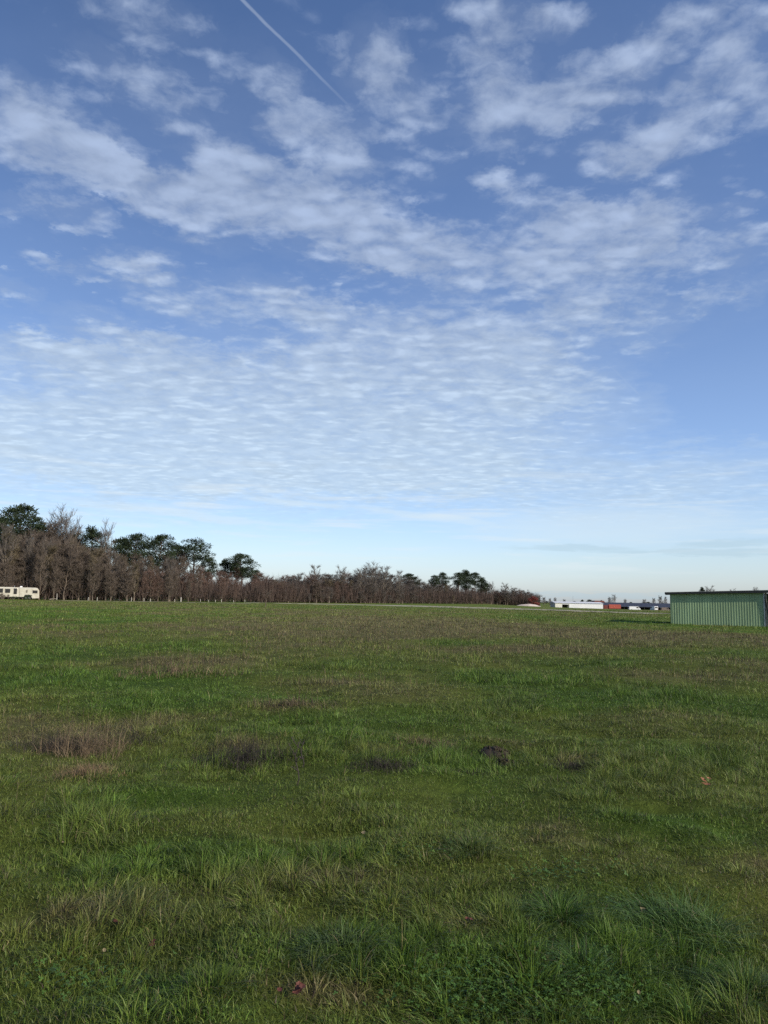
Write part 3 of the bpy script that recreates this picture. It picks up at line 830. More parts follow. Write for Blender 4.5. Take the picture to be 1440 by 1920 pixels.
# leafy bushes
def leaf_bush(name, px, py, Y, w, h, m, n, size, label):
    x = col_x(px, Y); root = empty(name, (x, Y, T(x, Y))); random.seed(int(px)); V, F = [], []
    mb = MB()
    for k in range(7):
        a = random.uniform(0, 6.28); e = Vector((w * .32 * math.cos(a), w * .32 * math.sin(a), h * random.uniform(.5, .85)))
        mb.tube([Vector((e.x * .1, e.y * .1, -.1)), e * .5 + Vector((0, 0, .1)), e], [.07, .045, .015], 5, False)
    cl = [Vector((random.uniform(-.42, .42) * w, random.uniform(-.42, .42) * w, h * random.uniform(.18, .85))) for _ in range(16)]
    for c in cl:
        f = 1 - .55 * (c.z / h) ** 2
        c.x *= f; c.y *= f
        for k in range(n // 16):
            u = Vector((random.gauss(0, 1), random.gauss(0, 1), random.gauss(0, .8))); u.normalize(); p = c + u * (h * .19 * random.random() ** .45)
            q = Vector((random.uniform(-1, 1), random.uniform(-1, 1), random.uniform(-1, 1))).normalized() * size; v = q.cross(u); v.normalize(); v *= size * .7
            i = len(V); V += [tuple(p - q), tuple(p + v), tuple(p + q), tuple(p - v)]; F.append((i, i + 1, i + 2, i + 3))
    mb.build('stems', M['bark'], root)
    me = bpy.data.meshes.new('foliage'); me.from_pydata(V, [], F); me.update(); mesh_obj('foliage', me, m, root)
    tag(root, label, 'bush')
leaf_bush('russet_bush', 1000, 1132, 388, 6.8, 6.0, M['russet'], 2600, .16, 'russet red-brown bush at the right end of the tree group')
leaf_bush('evergreen_bush', 866, 1132, 362, 7.0, 5.6, M['pine'], 2600, .15, 'dark low evergreen bush at the foot of the far pine clump')
leaf_bush('evergreen_bush', 836, 1132, 362, 3.4, 2.6, M['pine'], 1300, .13, 'small dark evergreen bush left of the low evergreen bush')
leaf_bush('reddish_bush', 893, 1133, 364, 6.5, 3.6, M['twig_red'], 1800, .10, 'low reddish-brown bush below the right slope of the far pines')
leaf_bush('weed_bush', 4, 1128, 172, 3.2, 1.7, M['brush'], 900, .06, 'brown dead bush in front of the left end of the caravan')
bramble = mat('dull_green_bramble', (.050, .072, .030), .8, .35, 3)
leaf_bush('bramble', 52, 1128, 174, 2.3, 1.15, bramble, 900, .07, 'green bramble growing up in front of the caravan wheel')
leaf_bush('bramble', 24, 1128, 173, 2.4, .75, bramble, 800, .07, 'low green bramble below the caravan door')

# lone sapling in the field
random.seed(5)
sp = bare_tree('sapling', M['bark'], M['twig'], 131, 1.3, .40, 9, .9, .55)
x, y, z = ground(498, 1138)
sp.location = (x, y, z); sp.scale = (.50, .50, .26)
tag(sp, 'small lone bent sapling out in the open field before the wood', 'tree')

# ------------------------------------------------------------------ fence posts along the wood
def post(px, py, h, w, label, Y=None, m=None):
    x, y, z = ground(px, py)
    mb = MB(); tw = random.uniform(-.06, .06)
    mb.tube([(0, 0, -.2), (tw * .5, 0, h * .5), (tw, 0, h - w * .3), (tw, 0, h)], [w * .5, w * .48, w * .46, w * .25], 8)
    o = mb.build('fence_post', m or M['post']); o.location = (x, y, z)
    tag(o, label, 'fence post', 'pale posts along the edge of the left wood')
post(339, 1128.2, 1.15, .26, 'thickest white post at the foot of the wood, below the gappy pine')
post(106.5, 1124.8, 1.6, .14, 'tall thin pale post just right of the caravan')
for (px, py, h) in ((246, 1127.4, .95), (165, 1126, .8), (182, 1126.5, .85), (270, 1127.6, .8), (282, 1127.8, .7), (327, 1128, .65), (376, 1128.6, .75), (391, 1128.8, .6), (404, 1129, .65), (415, 1129, .75), (438, 1129.2, .6), (459, 1129.4, .75)):
    post(px, py, h, .13, 'short pale fence post in the row at the foot of the wood')
# fallen log beside the caravan
x, y, z = ground(99, 1125.2)
mb = MB().tube([(-.75, 0, .16), (-.2, .06, .24), (.35, .1, .30), (.8, .05, .33)], [.14, .13, .12, .10], 9); mb.tube([(.1, .08, .28), (.25, -.1, .62), (.34, -.12, .85)], [.05, .04, .02], 6)
o = mb.build('fallen_log', M['bark_pale']); o.location = (x, y, z); tag(o, 'pale fallen log with a broken branch lying right of the caravan', 'log')

# ------------------------------------------------------------------ old caravan at the left
def caravan():
    Y = 179.0; k = Y / FPX
    X = lambda px: (px - 720) * k / math.cos(0)          # metres across
    xm = col_x(30.5, Y); L = 9.75; z0 = T(xm, Y)
    root = empty('caravan', (xm - .5, Y + 1.1, z0), .42)
    tag(root, 'long cream old caravan with dark windows parked against the wood', 'caravan')
    hl = L / 2; W = 2.4; H = 2.95
    lx = lambda px: (px - (-14)) / 88.5 * L - hl
    prof = [(-hl + .1, .62), (-hl + .02, 1.3), (-hl + .08, 2.6), (-hl + .4, H - .08), (-hl + .9, H), (hl - .8, H - .06), (hl - .38, H - .22), (hl - .12, H - .62), (hl - .02, 1.5), (hl + .02, .35), (lx(61), .28), (lx(59.5), .62)]
    MB().prism(prof, -W / 2, W / 2).build('body', M['cream'], root, .07)
    def win(px0, px1, zb, zt, frame=True, nm='window'):
        w = lx(px1) - lx(px0); c = (lx(px0) + lx(px1)) / 2
        fr = MB().quad_box((c, -W / 2 - .012, (zb + zt) / 2), (w + .14, .05, zt - zb + .14)).build(nm, M['cream'], root, .02)
        MB().quad_box((c, -W / 2 - .045, (zb + zt) / 2), (w, .03, zt - zb)).build('pane', M['glass'], fr, .012)
        return fr
    win(-8, 3, 1.55, 2.55); win(7, 17, 1.55, 2.5); win(61, 71, 1.55, 2.25)
    v = MB().quad_box((lx(49.5), -W / 2 - .02, 1.98), (.34, .06, .6)).build('vent', M['timber'], root, .01)
    d = MB().quad_box((lx(27), -W / 2 - .01, 1.75), (.98, .05, 1.95)).build('door', M['cream'], root, .02)
    MB().quad_box((lx(27), -W / 2 - .045, 1.95), (.72, .03, 1.35)).build('pane', M['glass'], d, .02)
    MB().quad_box((lx(30) - .02, -W / 2 - .06, 1.5), (.06, .05, .14)).build('handle', M['black'], d)
    t = MB().quad_box((lx(35.5), -W / 2 - .02, 1.75), (.05, .05, 2.2)); t.build('seam', M['timber'], root)
    MB().quad_box((-.1, -W / 2 - .025, 2.72), (L * .90, .04, .05)).build('gutter', M['white'], root)
    arch = []
    ca, cb = lx(45), lx(59)
    arch = [(ca, .55), (ca, .95), (ca + .25, 1.18), (cb - .25, 1.18), (cb, .95), (cb, .55)]
    MB().prism(arch, -W / 2 - .03, -W / 2 + .4).build('wheel_arch_shade', M['black'], root)  # black block stands in for the shadow inside the wheel arch
    for px in (48.5, 55.5):
        for sy in (-1, 1):
            wl = MB().wheel((lx(px), sy * (W / 2 - .12), .36), .36, .22).build('wheel', M['tyre'], root)
            MB().wheel((lx(px), sy * (W / 2 + .0), .36), .19, .06, 12).build('rim', M['rim'], wl)
    MB().quad_box((0, 0, .52), (L * .88, W * .8, .18)).build('chassis', M['black'], root)
    MB().quad_box((lx(37.5), -.3, H + .12), (.55, .55, .3)).build('roof_vent', M['white'], root, .05)
    MB().tube([(lx(24), .3, H - .02), (lx(24), .3, H + .35)], .07, 8).build('flue', M['rim'], root)
    for px in (-6, 66): MB().quad_box((lx(px), -.7, .2), (.1, .1, .45)).build('jack_leg', M['black'], root)
caravan()

# ------------------------------------------------------------------ green shed with open bay
def shed():
    # local frame: x along the green wall, y away from the camera
    Ly, Ry = 61.0, 58.5
    Lx, Rx = col_x(1257, Ly), col_x(1433, Ry); Lz, Rz_ = T(Lx, Ly), T(Rx, Ry)
    ex = Vector((Rx - Lx, Ry - Ly, 0)); W = ex.length; an = math.atan2(ex.y, ex.x)
    z0 = min(Lz, Rz_)
    root = empty('shed', (Lx, Ly, z0), an)
    tag(root, 'green ribbed metal shed with thin dark flat roof at the right of the field', 'shed')
    zl = top_z(1256, 1114, Ly) - z0; zr = top_z(1431, 1110.5, Ry) - z0; D = 7.5
    slope = (zr - zl) / W; zt = lambda x: zl + slope * x
    bay = 5.2
    def ribbed(length, top, name, parent, m, flip=1):
        V, F = [], []; pit = .19; n = int(round(length / pit)); pit = length / n; xs = []
        for k in range(n):
            b = k * pit
            xs += [(b, 0), (b + pit * .58, 0), (b + pit * .68, -.015 * flip), (b + pit * .90, -.015 * flip)]
        xs.append((length, 0))
        for th in (0, .02):
            for (x, y) in xs: V += [(x, y + th * flip, -.05), (x, y + th * flip, top(x))]
        q = len(xs) * 2
        for i in range(len(xs) - 1):
            a = 2 * i; F.append((a, a + 2, a + 3, a + 1)); F.append((a + q, a + q + 1, a + q + 3, a + q + 2))
        me = bpy.data.meshes.new(name); me.from_pydata(V, [], F); me.update(); return mesh_obj(name, me, m, parent)
    ribbed(W, lambda x: zt(x) - .01, 'front_wall', root, M['green_sheet'])
    lw = ribbed(D, lambda x: zl - .01, 'side_wall', root, M['green_sheet'], -1); lw.location = (-.012, 0, 0); lw.rotation_euler = (0, 0, math.pi / 2)
    bw = ribbed(W + bay, lambda x: zt(x) - .01, 'back_wall', root, M['green_sheet'], -1); bw.location = (0, D, 0)
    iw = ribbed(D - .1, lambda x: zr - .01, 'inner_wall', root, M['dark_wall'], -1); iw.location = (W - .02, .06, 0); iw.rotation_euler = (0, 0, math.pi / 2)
    # corner trims and foot
    t = MB().quad_box((W - .02, -.05, zr / 2 - .02), (.09, .03, zr - .04)); t.build('corner_trim', M['rim'], root)
    # roof slab, sloping along x
    x0, x1 = -.42, W + bay + .4
    a = MB(); yy0, yy1 = -.35, D + .3
    th = .11
    for (nm, lo, hi, m) in (('roof', .03, .03 + th, M['roof_dark']), ('roof_sheet', .03 + th + .003, .03 + th + .03, M['roof_top'])):
        p = [(x0, zt(x0) + lo), (x1, zt(x1) + lo), (x1, zt(x1) + hi), (x0, zt(x0) + hi)]
        MB().prism(p, yy0, yy1).build(nm, m, root)
    MB().prism([(x0, zt(x0) - .0), (x1, zt(x1) - .10), (x1, zt(x1) + .03), (x0, zt(x0) + .03)], yy0, yy0 + .04).build('fascia', M['roof_dark'], root)
    # open bay: posts, header, diagonal braces
    for x in (W + .12, W + bay):
        for y in (-.02, D - .15):
            MB().quad_box((x, y, zt(x) / 2), (.13, .13, zt(x))).build('post', M['timber'], root, .01)
    MB().prism([(W, zt(W) - .32), (W + bay, zt(W + bay) - .32), (W + bay, zt(W + bay) - .12), (W, zt(W) - .12)], -.02, .05).build('header', M['dark_wall'], root)
    MB().tube([(W + .06, -.1, zr - .40), (W + .40, -.1, .15)], .06, 6).build('brace', M['dark_wall'], root)
    MB().tube([(W + bay - .08, -.1, zr - .45), (W + bay - .8, -.1, zr - .1)], .06, 6).build('brace', M['dark_wall'], root)
    return root, W
sh, shW = shed()

# vehicles -------------------------------------------------------
def wheels(root, spots, rad, wid):
    for (x, y) in spots:
        w = MB().wheel((x, y, rad), rad, wid).build('wheel', M['tyre'], root)
        MB().wheel((x, y + (wid * .5 if y > 0 else -wid * .5), rad), rad * .58, .03, 12).build('rim', M['rim'], w)

def van(loc, rz, label, L=5.2, H=2.3, W=1.95, m=None):
    m = m or M['white']; root = empty('parked_van', loc, rz); tag(root, label, 'van')
    h = L / 2
    prof = [(-h, .38), (-h, H * .9), (-h + .12, H), (h * .42, H), (h * .58, H * .97), (h * .84, H * .56), (h * .97, H * .48), (h, H * .36), (h, .40)]
    MB().prism(prof, -W / 2, W / 2).build('body', m, root, .06)
    ws = MB(); a, b = Vector((h * .60, 0, H * .93)), Vector((h * .83, 0, H * .60)); nn = Vector((b.z - a.z, 0, a.x - b.x)).normalized() * -.02
    if nn.x < 0: nn = -nn
    ws.v = [(a.x + nn.x, -W * .42, a.z + nn.z), (a.x + nn.x, W * .42, a.z + nn.z), (b.x + nn.x, W * .42, b.z + nn.z), (b.x + nn.x, -W * .42, b.z + nn.z)]; ws.f = [(0, 1, 2, 3)]
    ws.build('windscreen', M['glass'], root)
    for sy in (-1, 1):
        MB().prism([(h * .25, H * .58), (h * .25, H * .88), (h * .53, H * .88), (h * .72, H * .58)], sy * (W / 2 + .005), sy * (W / 2 + .02)).build('window', M['glass'], root)
        MB().quad_box((-h - .01, sy * W * .42, H * .45), (.04, .12, .4)).build('tail_lamp', M['lamp'], root)
        MB().quad_box((h + .0, sy * W * .36, H * .36), (.06, .32, .16)).build('headlight', M['rim'], root, .02)
    MB().quad_box((-h - .012, 0, H * .72), (.03, W * .74, H * .26)).build('rear_window', M['glass'], root)
    MB().quad_box((-h - .05, 0, .48), (.14, W * .96, .2)).build('bumper', M['black'], root, .03)
    MB().quad_box((h + .03, 0, .48), (.14, W * .96, .2)).build('bumper', M['black'], root, .03)
    wheels(root, ((-h * .60, -W / 2 + .1), (-h * .60, W / 2 - .1), (h * .64, -W / 2 + .1), (h * .64, W / 2 - .1)), .34, .22)
    return root
p = sh.matrix_basis @ Vector((0, 0, 0)); an = sh.rotation_euler.z
mloc = Matrix.Translation(sh.location) @ Matrix.Rotation(an, 4, 'Z') @ Vector((shW + 2.1, 3.3, 0))
van((mloc.x, mloc.y, sh.location.z - .03), an + math.pi / 2 + .04, 'white van parked in the open bay at the right end of the green shed', 4.8, 2.05)

# far hall, barn and vehicles on the right
def hall():
    Y = 380; xa, xb = col_x(1041, Y), col_x(1130.5, Y); z0 = T((xa + xb) / 2, Y) - .1; L = xb - xa; D = 11
    root = empty('hall', ((xa + xb) / 2, Y + D / 2, z0)); tag(root, 'long low white hall with dark doorway, far across the field', 'building')
    Ht = top_z(1085, 1128.3, Y) - z0; he = Ht - .75; h = L / 2
    lx = lambda px: (px - 1041) / 89.5 * L - h
    MB().quad_box((lx(1067) / 2 + h / 2, 0, he / 2), (h - lx(1067), D, he)).build('wall', M['white_wall'], root)
    MB().quad_box((lx(1047.5), 0, he / 2), (lx(1054) - lx(1041), D, he)).build('end_wall', M['cream_wall'], root)
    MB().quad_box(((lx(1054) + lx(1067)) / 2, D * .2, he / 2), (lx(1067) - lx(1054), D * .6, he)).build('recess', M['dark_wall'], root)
    MB().quad_box(((lx(1054) + lx(1067)) / 2, -D / 2 + .1, he - .35), (lx(1067) - lx(1054), .2, .7)).build('lintel', M['white_wall'], root)
    # shallow ridge roof running along the hall
    V = [(-h - .3, -D / 2 - .4, he), (h + .3, -D / 2 - .4, he), (h + .3, 0, Ht), (-h - .3, 0, Ht), (-h - .3, D / 2 + .4, he), (h + .3, D / 2 + .4, he)]
    mb = MB(); mb.v = V; mb.f = [(0, 1, 2, 3), (3, 2, 5, 4), (1, 5, 2), (0, 3, 4), (0, 4, 5, 1)]; mb.build('roof', M['pale_roof'], root)
    for k in range(0): MB().quad_box((lx(1072 + k * 9.5), -D / 2 - .03, he / 2), (.08, .06, he)).build('pilaster', M['pale_roof'], root)
    MB().quad_box((lx(1084), -D / 2 - .03, he * .62), (1.6, .06, .7)).build('window', M['glass'], root) if False else None
    MB().tube([(lx(1079.5), 0, Ht - .1), (lx(1079.5), 0, Ht + 3.0)], [.07, .04], 6).build('mast', M['rim'], root)
    sx = empty('screen', (root.location.x + lx(1122.5), Y - .8, z0)); tag(sx, 'low bright green screen at the foot of the right end of the white hall', 'screen')
    MB().quad_box((0, 0, .42), (lx(1130) - lx(1115), .06, .62)).build('panel', M['hedge'], sx)
    for q in (-1, 0, 1): MB().tube([(q * 1.9, .06, 0), (q * 1.9, .06, .8)], .04, 6).build('post', M['post'], sx)
    # dark tractor-like trailer in the doorway
    # house behind
    Yh = 430; x = col_x(1124, Yh); zh = T(x, Yh); top = top_z(1124, 1126.3, Yh) - zh
    b = empty('house', (x, Yh + 3, zh)); tag(b, 'house with red-brown tiled roof showing above the right end of the white hall', 'house')
    MB().quad_box((0, 0, (top - 1.2) / 2), (6.2, 6, top - 1.2)).build('wall', M['cream_wall'], b)
    MB().prism([(-3.5, top - 1.25), (3.5, top - 1.25), (2.4, top), (-2.4, top)], -3.3, 3.3).build('roof', M['brown_tile'], b)
    c = MB().quad_box((2.2, .6, top - .2), (.7, .7, 1.1)).build('chimney', M['slate'], b)
hall()

def barn():
    Y = 400; xa, xb = col_x(1131, Y), col_x(1285, Y); z0 = T((xa + xb) / 2, Y); L = xb - xa; D = 13; h = L / 2
    root = empty('barn', ((xa + xb) / 2, Y + D / 2, z0)); tag(root, 'long open-sided barn under a dark slate-blue roof, beyond the parked vehicles', 'barn')
    Ht = top_z(1195, 1130.5, Y + D / 2) - z0; he = top_z(1195, 1137.5, Y) - z0
    V = [(-h, -D / 2 - .6, he), (h, -D / 2 - .6, he), (h, 0, Ht), (-h, 0, Ht), (-h, D / 2 + .6, he), (h, D / 2 + .6, he)]
    mb = MB(); mb.v = V + [(x, y, z - .18) for (x, y, z) in V]
    mb.f = [(0, 1, 2, 3), (3, 2, 5, 4), (7, 6, 9, 8), (8, 9, 10, 11), (0, 6, 7, 1), (5, 11, 10, 4), (1, 7, 8, 2), (2, 8, 11, 5), (3, 9, 6, 0), (4, 10, 9, 3)]
    mb.build('roof', M['slate'], root)
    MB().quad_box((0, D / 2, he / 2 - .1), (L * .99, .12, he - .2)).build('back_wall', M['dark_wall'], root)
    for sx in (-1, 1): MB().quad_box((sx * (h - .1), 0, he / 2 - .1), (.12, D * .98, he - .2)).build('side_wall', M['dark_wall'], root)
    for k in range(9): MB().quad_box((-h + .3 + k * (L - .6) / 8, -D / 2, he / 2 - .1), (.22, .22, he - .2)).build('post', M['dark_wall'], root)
barn()

def on_field(px, Y): x = col_x(px, Y); return (x, Y, T(x, Y))
def trailer():
    Y = 384; loc = on_field(1151.5, Y); root = empty('trailer', loc); tag(root, 'orange-red covered trailer parked beside the white hall', 'trailer')
    k = Y / FPX; L = 6.1
    MB().prism([(-L / 2, .85), (L / 2, .85), (L / 2, 2.75), (L / 2 - .2, 2.95), (-L / 2 + .2, 2.95), (-L / 2, 2.75)], -1.2, 1.2).build('tarpaulin', M['red'], root, .05)
    MB().quad_box((0, 0, .74), (L, 2.3, .18)).build('chassis', M['black'], root)
    wheels(root, ((-.9, -1.05), (-.9, 1.05), (.3, -1.05), (.3, 1.05)), .40, .24)
    MB().quad_box((L / 2 + .6, 0, .66), (1.3, .1, .1)).build('drawbar', M['black'], root)
trailer()
def container():
    Y = 386; loc = on_field(1135, Y); root = empty('container', loc); tag(root, 'dull dark red container between the white hall and the orange-red trailer', 'container')
    MB().quad_box((0, 0, 1.3), (2.5, 5.5, 2.4)).build('body', M['dark_red'], root, .03)
    for k in range(7): MB().quad_box((-1.05 + k * .35, -2.77, 1.3), (.12, .05, 2.2)).build('rib', M['dark_red'], root)
    MB().quad_box((0, -2.8, 1.3), (.06, .06, 2.2)).build('door_bar', M['rim'], root)
container()
van(on_field(1189, 386), 0.05, 'white long van parked before the slate-roofed barn, nearer the trailer', 6.0, 2.1)
van(on_field(1226, 386), math.pi / 2 + .12, 'white van seen from behind, parked before the barn near the green shed', 4.9, 2.35)
van(on_field(1246, 388), .1, 'brown-grey van parked before the barn, nearest the green shed', 4.4, 1.8, m=mat('brown_grey_paint', (.16, .12, .10), .4, .1, 2))

# pale mound
def mound():
    Y = 372; x0 = col_x(990, Y); z0 = T(x0, Y); n = 40; V = [(0, 0, 1.5)]; F = []
    for k in range(1, 11):
        t = k / 10
        for j in range(n):
            a = 2 * math.pi * j / n; nz = float(fbm(np.array(math.cos(a) * t * 2 + 5), np.array(math.sin(a) * t * 2 + 2), 9, 3)) - .5
            V.append((7.2 * t * (1 + .2 * nz) * math.cos(a), 4 * t * math.sin(a), (1.5 * (1 - t ** 1.7) + 1.2 * nz * (1 - t)) - .3 * (t > .95)))
    for j in range(n): F.append((0, 1 + j, 1 + (j + 1) % n))
    for k in range(9):
        for j in range(n): a = 1 + k * n + j; b = 1 + k * n + (j + 1) % n; F.append((a, a + n, b + n, b))
    me = bpy.data.meshes.new('sand_heap'); me.from_pydata(V, [], F); me.update()
    o = mesh_obj('sand_heap', me, M['sand']); o.location = (x0, Y, z0); tag(o, 'long pale heap of sandy earth in front of the russet bush', 'heap')
mound()

# ------------------------------------------------------------------ sun and sky
EL, AZ = R(27), R(125)
sun_d = bpy.data.lights.new('sun', 'SUN'); sun_d.energy = 4.4; sun_d.angle = R(.6); sun_d.color = (1, .90, .75)
sun = bpy.data.objects.new('sun', sun_d); col.objects.link(sun)
sv = Vector((math.sin(AZ) * math.cos(EL), math.cos(AZ) * math.cos(EL), math.sin(EL)))
sun.rotation_euler = sv.to_track_quat('Z', 'Y').to_euler(); sun.location = (60, -30, 60)

W = bpy.data.worlds.new('World'); sc.world = W; W.use_nodes = True
nt = W.node_tree; N = nt.nodes; Lk = nt.links
bg = N['Background']; bg.inputs['Strength'].default_value = .14
sky = N.new('ShaderNodeTexSky'); sky.sky_type = 'NISHITA'; sky.sun_disc = False; sky.sun_elevation = EL; sky.sun_rotation = AZ
sky.altitude = 0; sky.air_density = 1.0; sky.dust_density = .6; sky.ozone_density = 1.6

def MN(op, a, b=None, c=None, clamp=False):
    n = N.new('ShaderNodeMath'); n.operation = op; n.use_clamp = clamp
    for k, v in enumerate((a, b, c)):
        if v is None: continue
        if isinstance(v, (int, float)): n.inputs[k].default_value = v
        else: Lk.new(v, n.inputs[k])
    return n.outputs[0]
def VM(op, a, b=None):
    n = N.new('ShaderNodeVectorMath'); n.operation = op
    for k, v in enumerate((a, b)):
        if v is None: continue
        if isinstance(v, (tuple, list, Vector)): n.inputs[k].default_value = v
        else: Lk.new(v, n.inputs[k])
    return n
def NOISE(vec, scale, det=6, rough=.55, dist=0.0):
    n = N.new('ShaderNodeTexNoise'); n.inputs['Scale'].default_value = scale; n.inputs['Detail'].default_value = det
    n.inputs['Roughness'].default_value = rough; n.inputs['Distortion'].default_value = dist; Lk.new(vec, n.inputs['Vector']); return n
def MR(v, a, b, c=0.0, d=1.0, smooth=True):
    n = N.new('ShaderNodeMapRange'); n.interpolation_type = 'SMOOTHSTEP' if smooth else 'LINEAR'
    Lk.new(v, n.inputs['Value'])
    for k, x in zip(('From Min', 'From Max', 'To Min', 'To Max'), (a, b, c, d)): n.inputs[k].default_value = x
    return n.outputs[0]
def MIX(fac, a, b, blend='MIX'):
    n = N.new('ShaderNodeMix'); n.data_type = 'RGBA'; n.blend_type = blend
    for nm, v in (('Factor', fac), ('A', a), ('B', b)):
        if isinstance(v, (int, float)): n.inputs[nm].default_value = v
        elif isinstance(v, tuple): n.inputs[nm].default_value = (*v, 1)
        else: Lk.new(v, n.inputs[nm])
    return n.outputs['Result']

tc = N.new('ShaderNodeTexCoord'); D = tc.outputs['Generated']
sep = N.new('ShaderNodeSeparateXYZ'); Lk.new(D, sep.inputs[0])
az = MN('MULTIPLY', MN('ARCTAN2', sep.outputs['X'], sep.outputs['Y']), 57.2958)
el = MN('MULTIPLY', MN('ARCSINE', sep.outputs['Z']), 57.2958)
cmb = N.new('ShaderNodeCombineXYZ'); Lk.new(az, cmb.inputs[0]); Lk.new(el, cmb.inputs[1])
# cloud layer coordinates: direction projected on a level layer (slightly curved towards the horizon)
den = MN('ADD', MN('MAXIMUM', sep.outputs['Z'], 0.0), .09)
lay = N.new('ShaderNodeCombineXYZ'); Lk.new(MN('DIVIDE', sep.outputs['X'], den), lay.inputs[0]); Lk.new(MN('DIVIDE', sep.outputs['Y'], den), lay.inputs[1])
LAY = lay.outputs[0]

def azel(px, py):
    d = ray(px, py).normalized(); return math.degrees(math.atan2(d.x, d.y)), math.degrees(math.asin(d.z))
# ragged edges: warp the patch coordinates
wn = NOISE(LAY, 3.0, 4, .6)
wv = VM('SUBTRACT', wn.outputs['Color'], (.5, .5, .5)).outputs[0]
wn2 = NOISE(LAY, 13.0, 5, .65)
wv2 = VM('SUBTRACT', wn2.outputs['Color'], (.5, .5, .5)).outputs[0]
wsc = VM('ADD', VM('MULTIPLY', wv, (6.0, 3.6, 0)).outputs[0], VM('MULTIPLY', wv2, (5.0, 3.4, 0)).outputs[0]).outputs[0]
AE = VM('ADD', cmb.outputs[0], wsc).outputs[0]
acc = None
BLOBS = [(90, 210, 170, 65, 8, .75), (50, 275, 140, 60, 12, .9), (200, 310, 190, 60, 18, .95), (320, 372, 170, 60, 18, .95), (460, 340, 130, 85, 10, .95),
    (560, 405, 230, 85, 14, 1.0), (720, 440, 150, 70, 10, .9), (625, 328, 85, 40, 0, .75), (100, 392, 120, 36, 0, .8), (600, 245, 120, 50, 5, .8), (530, 165, 80, 60, 25, .55),
    (700, 90, 75, 95, 0, .7), (745, 175, 90, 70, 30, .5), (960, 25, 130, 60, 10, .75), (915, 130, 75, 85, 20, .65), (945, 225, 115, 75, 0, .7), (1055, 180, 100, 70, -20, .75),
    (1170, 135, 130, 55, -15, .55), (1260, 255, 130, 60, 0, .8), (1180, 285, 110, 45, 8, .6), (1390, 100, 150, 65, -20, .85), (1425, 190, 90, 75, 0, .65), (1330, 15, 150, 50, 0, .55),
    (940, 338, 62, 24, 8, .75), (1040, 395, 105, 48, 10, .85), (1130, 425, 140, 60, 5, .8), (1240, 425, 95, 75, 0, .75), (1385, 460, 115, 55, 0, .9), (1380, 385, 95, 24, 0, .6),
    (870, 485, 190, 80, 5, .85), (1110, 505, 170, 75, 0, .75), (1205, 590, 115, 60, 0, .65), (1365, 545, 100, 28, 0, .7), (1080, 580, 85, 42, 0, .65),
    (250, 490, 88, 36, 0, .95), (325, 560, 165, 48, 12, .95), (530, 560, 160, 48, 8, .85), (110, 505, 80, 22, 5, .75), (15, 540, 70, 24, 0, .7), (280, 25, 130, 50, 0, .4), (270, 155, 130, 55, 15, .5),
    (240, 620, 160, 32, 5, .8), (640, 620, 220, 60, 3, .7), (820, 640, 280, 90, 0, .7), (1000, 680, 220, 90, 0, .65), (90, 660, 160, 34, 0, .7), (420, 690, 300, 60, 0, .65),
    (150, 800, 420, 170, 0, .9), (480, 800, 520, 160, 0, .9), (800, 780, 420, 150, 0, .75), (1060, 770, 180, 80, 0, .5), (300, 890, 700, 110, 0, .6), (900, 890, 560, 80, 0, .5), (1250, 915, 480, 75, 0, .75), (1240, 60, 320, 200, 0, .22), (850, 560, 300, 150, 0, .25), (90, 505, 300, 160, 0, .15), (720, 260, 1100, 420, 0, .29), (420, 220, 420, 200, 0, .30), (1000, 180, 420, 190, 0, .26), (1150, 480, 380, 200, 0, .32)]
for (bx, by, rx, ry, ro, am) in BLOBS:
    a0, e0 = azel(bx, by); a1, _ = azel(bx + rx, by); _, e1 = azel(bx, by - ry)
    mp = N.new('ShaderNodeMapping'); mp.vector_type = 'TEXTURE'
    mp.inputs['Location'].default_value = (a0, e0, 0); mp.inputs['Rotation'].default_value = (0, 0, R(-ro)); mp.inputs['Scale'].default_value = (abs(a1 - a0) * 1.12, abs(e1 - e0) * 1.12, 1)
    Lk.new(AE, mp.inputs['Vector'])
    g = N.new('ShaderNodeTexGradient'); g.gradient_type = 'SPHERICAL'; Lk.new(mp.outputs[0], g.inputs['Vector'])
    s = MN('POWER', g.outputs['Fac'], .7)
    acc = MN('MULTIPLY', s, am * .82) if acc is None else MN('MULTIPLY_ADD', s, am * .82, acc)
cover = MN('MINIMUM', acc, 1.0)
# far from the picture: a generic broken layer so that the sky carries on all round
gen = MR(NOISE(LAY, .9, 4, .6).outputs['Fac'], .45, .75)
out = MR(MN('ABSOLUTE', az), 36, 55)
cover = MN('MULTIPLY_ADD', out, MN('SUBTRACT', MN('MULTIPLY', gen, .8), cover), cover)
# puffs and ripples
n1 = NOISE(LAY, 10.0, 7, .60, .35).outputs['Fac']
n4 = NOISE(LAY, 27.0, 6, .62, .5).outputs['Fac']
n3 = NOISE(LAY, 2.6, 5, .55, .3).outputs['Fac']
rip = N.new('ShaderNodeMapping'); rip.inputs['Rotation'].default_value = (0, 0, R(-14)); rip.inputs['Scale'].default_value = (.7, 1.35, 1)
jit = VM('SCALE', VM('SUBTRACT', NOISE(LAY, 7.0, 3, .6).outputs['Color'], (.5, .5, .5)).outputs[0]); jit.inputs['Scale'].default_value = .13
Lk.new(VM('ADD', LAY, jit.outputs[0]).outputs[0], rip.inputs['Vector'])
vor = N.new('ShaderNodeTexVoronoi'); vor.feature = 'SMOOTH_F1'; vor.inputs['Scale'].default_value = 13.0; vor.inputs['Smoothness'].default_value = .55; Lk.new(rip.outputs[0], vor.inputs['Vector'])
puff = MR(vor.outputs['Distance'], .05, .62, 1, 0, False)
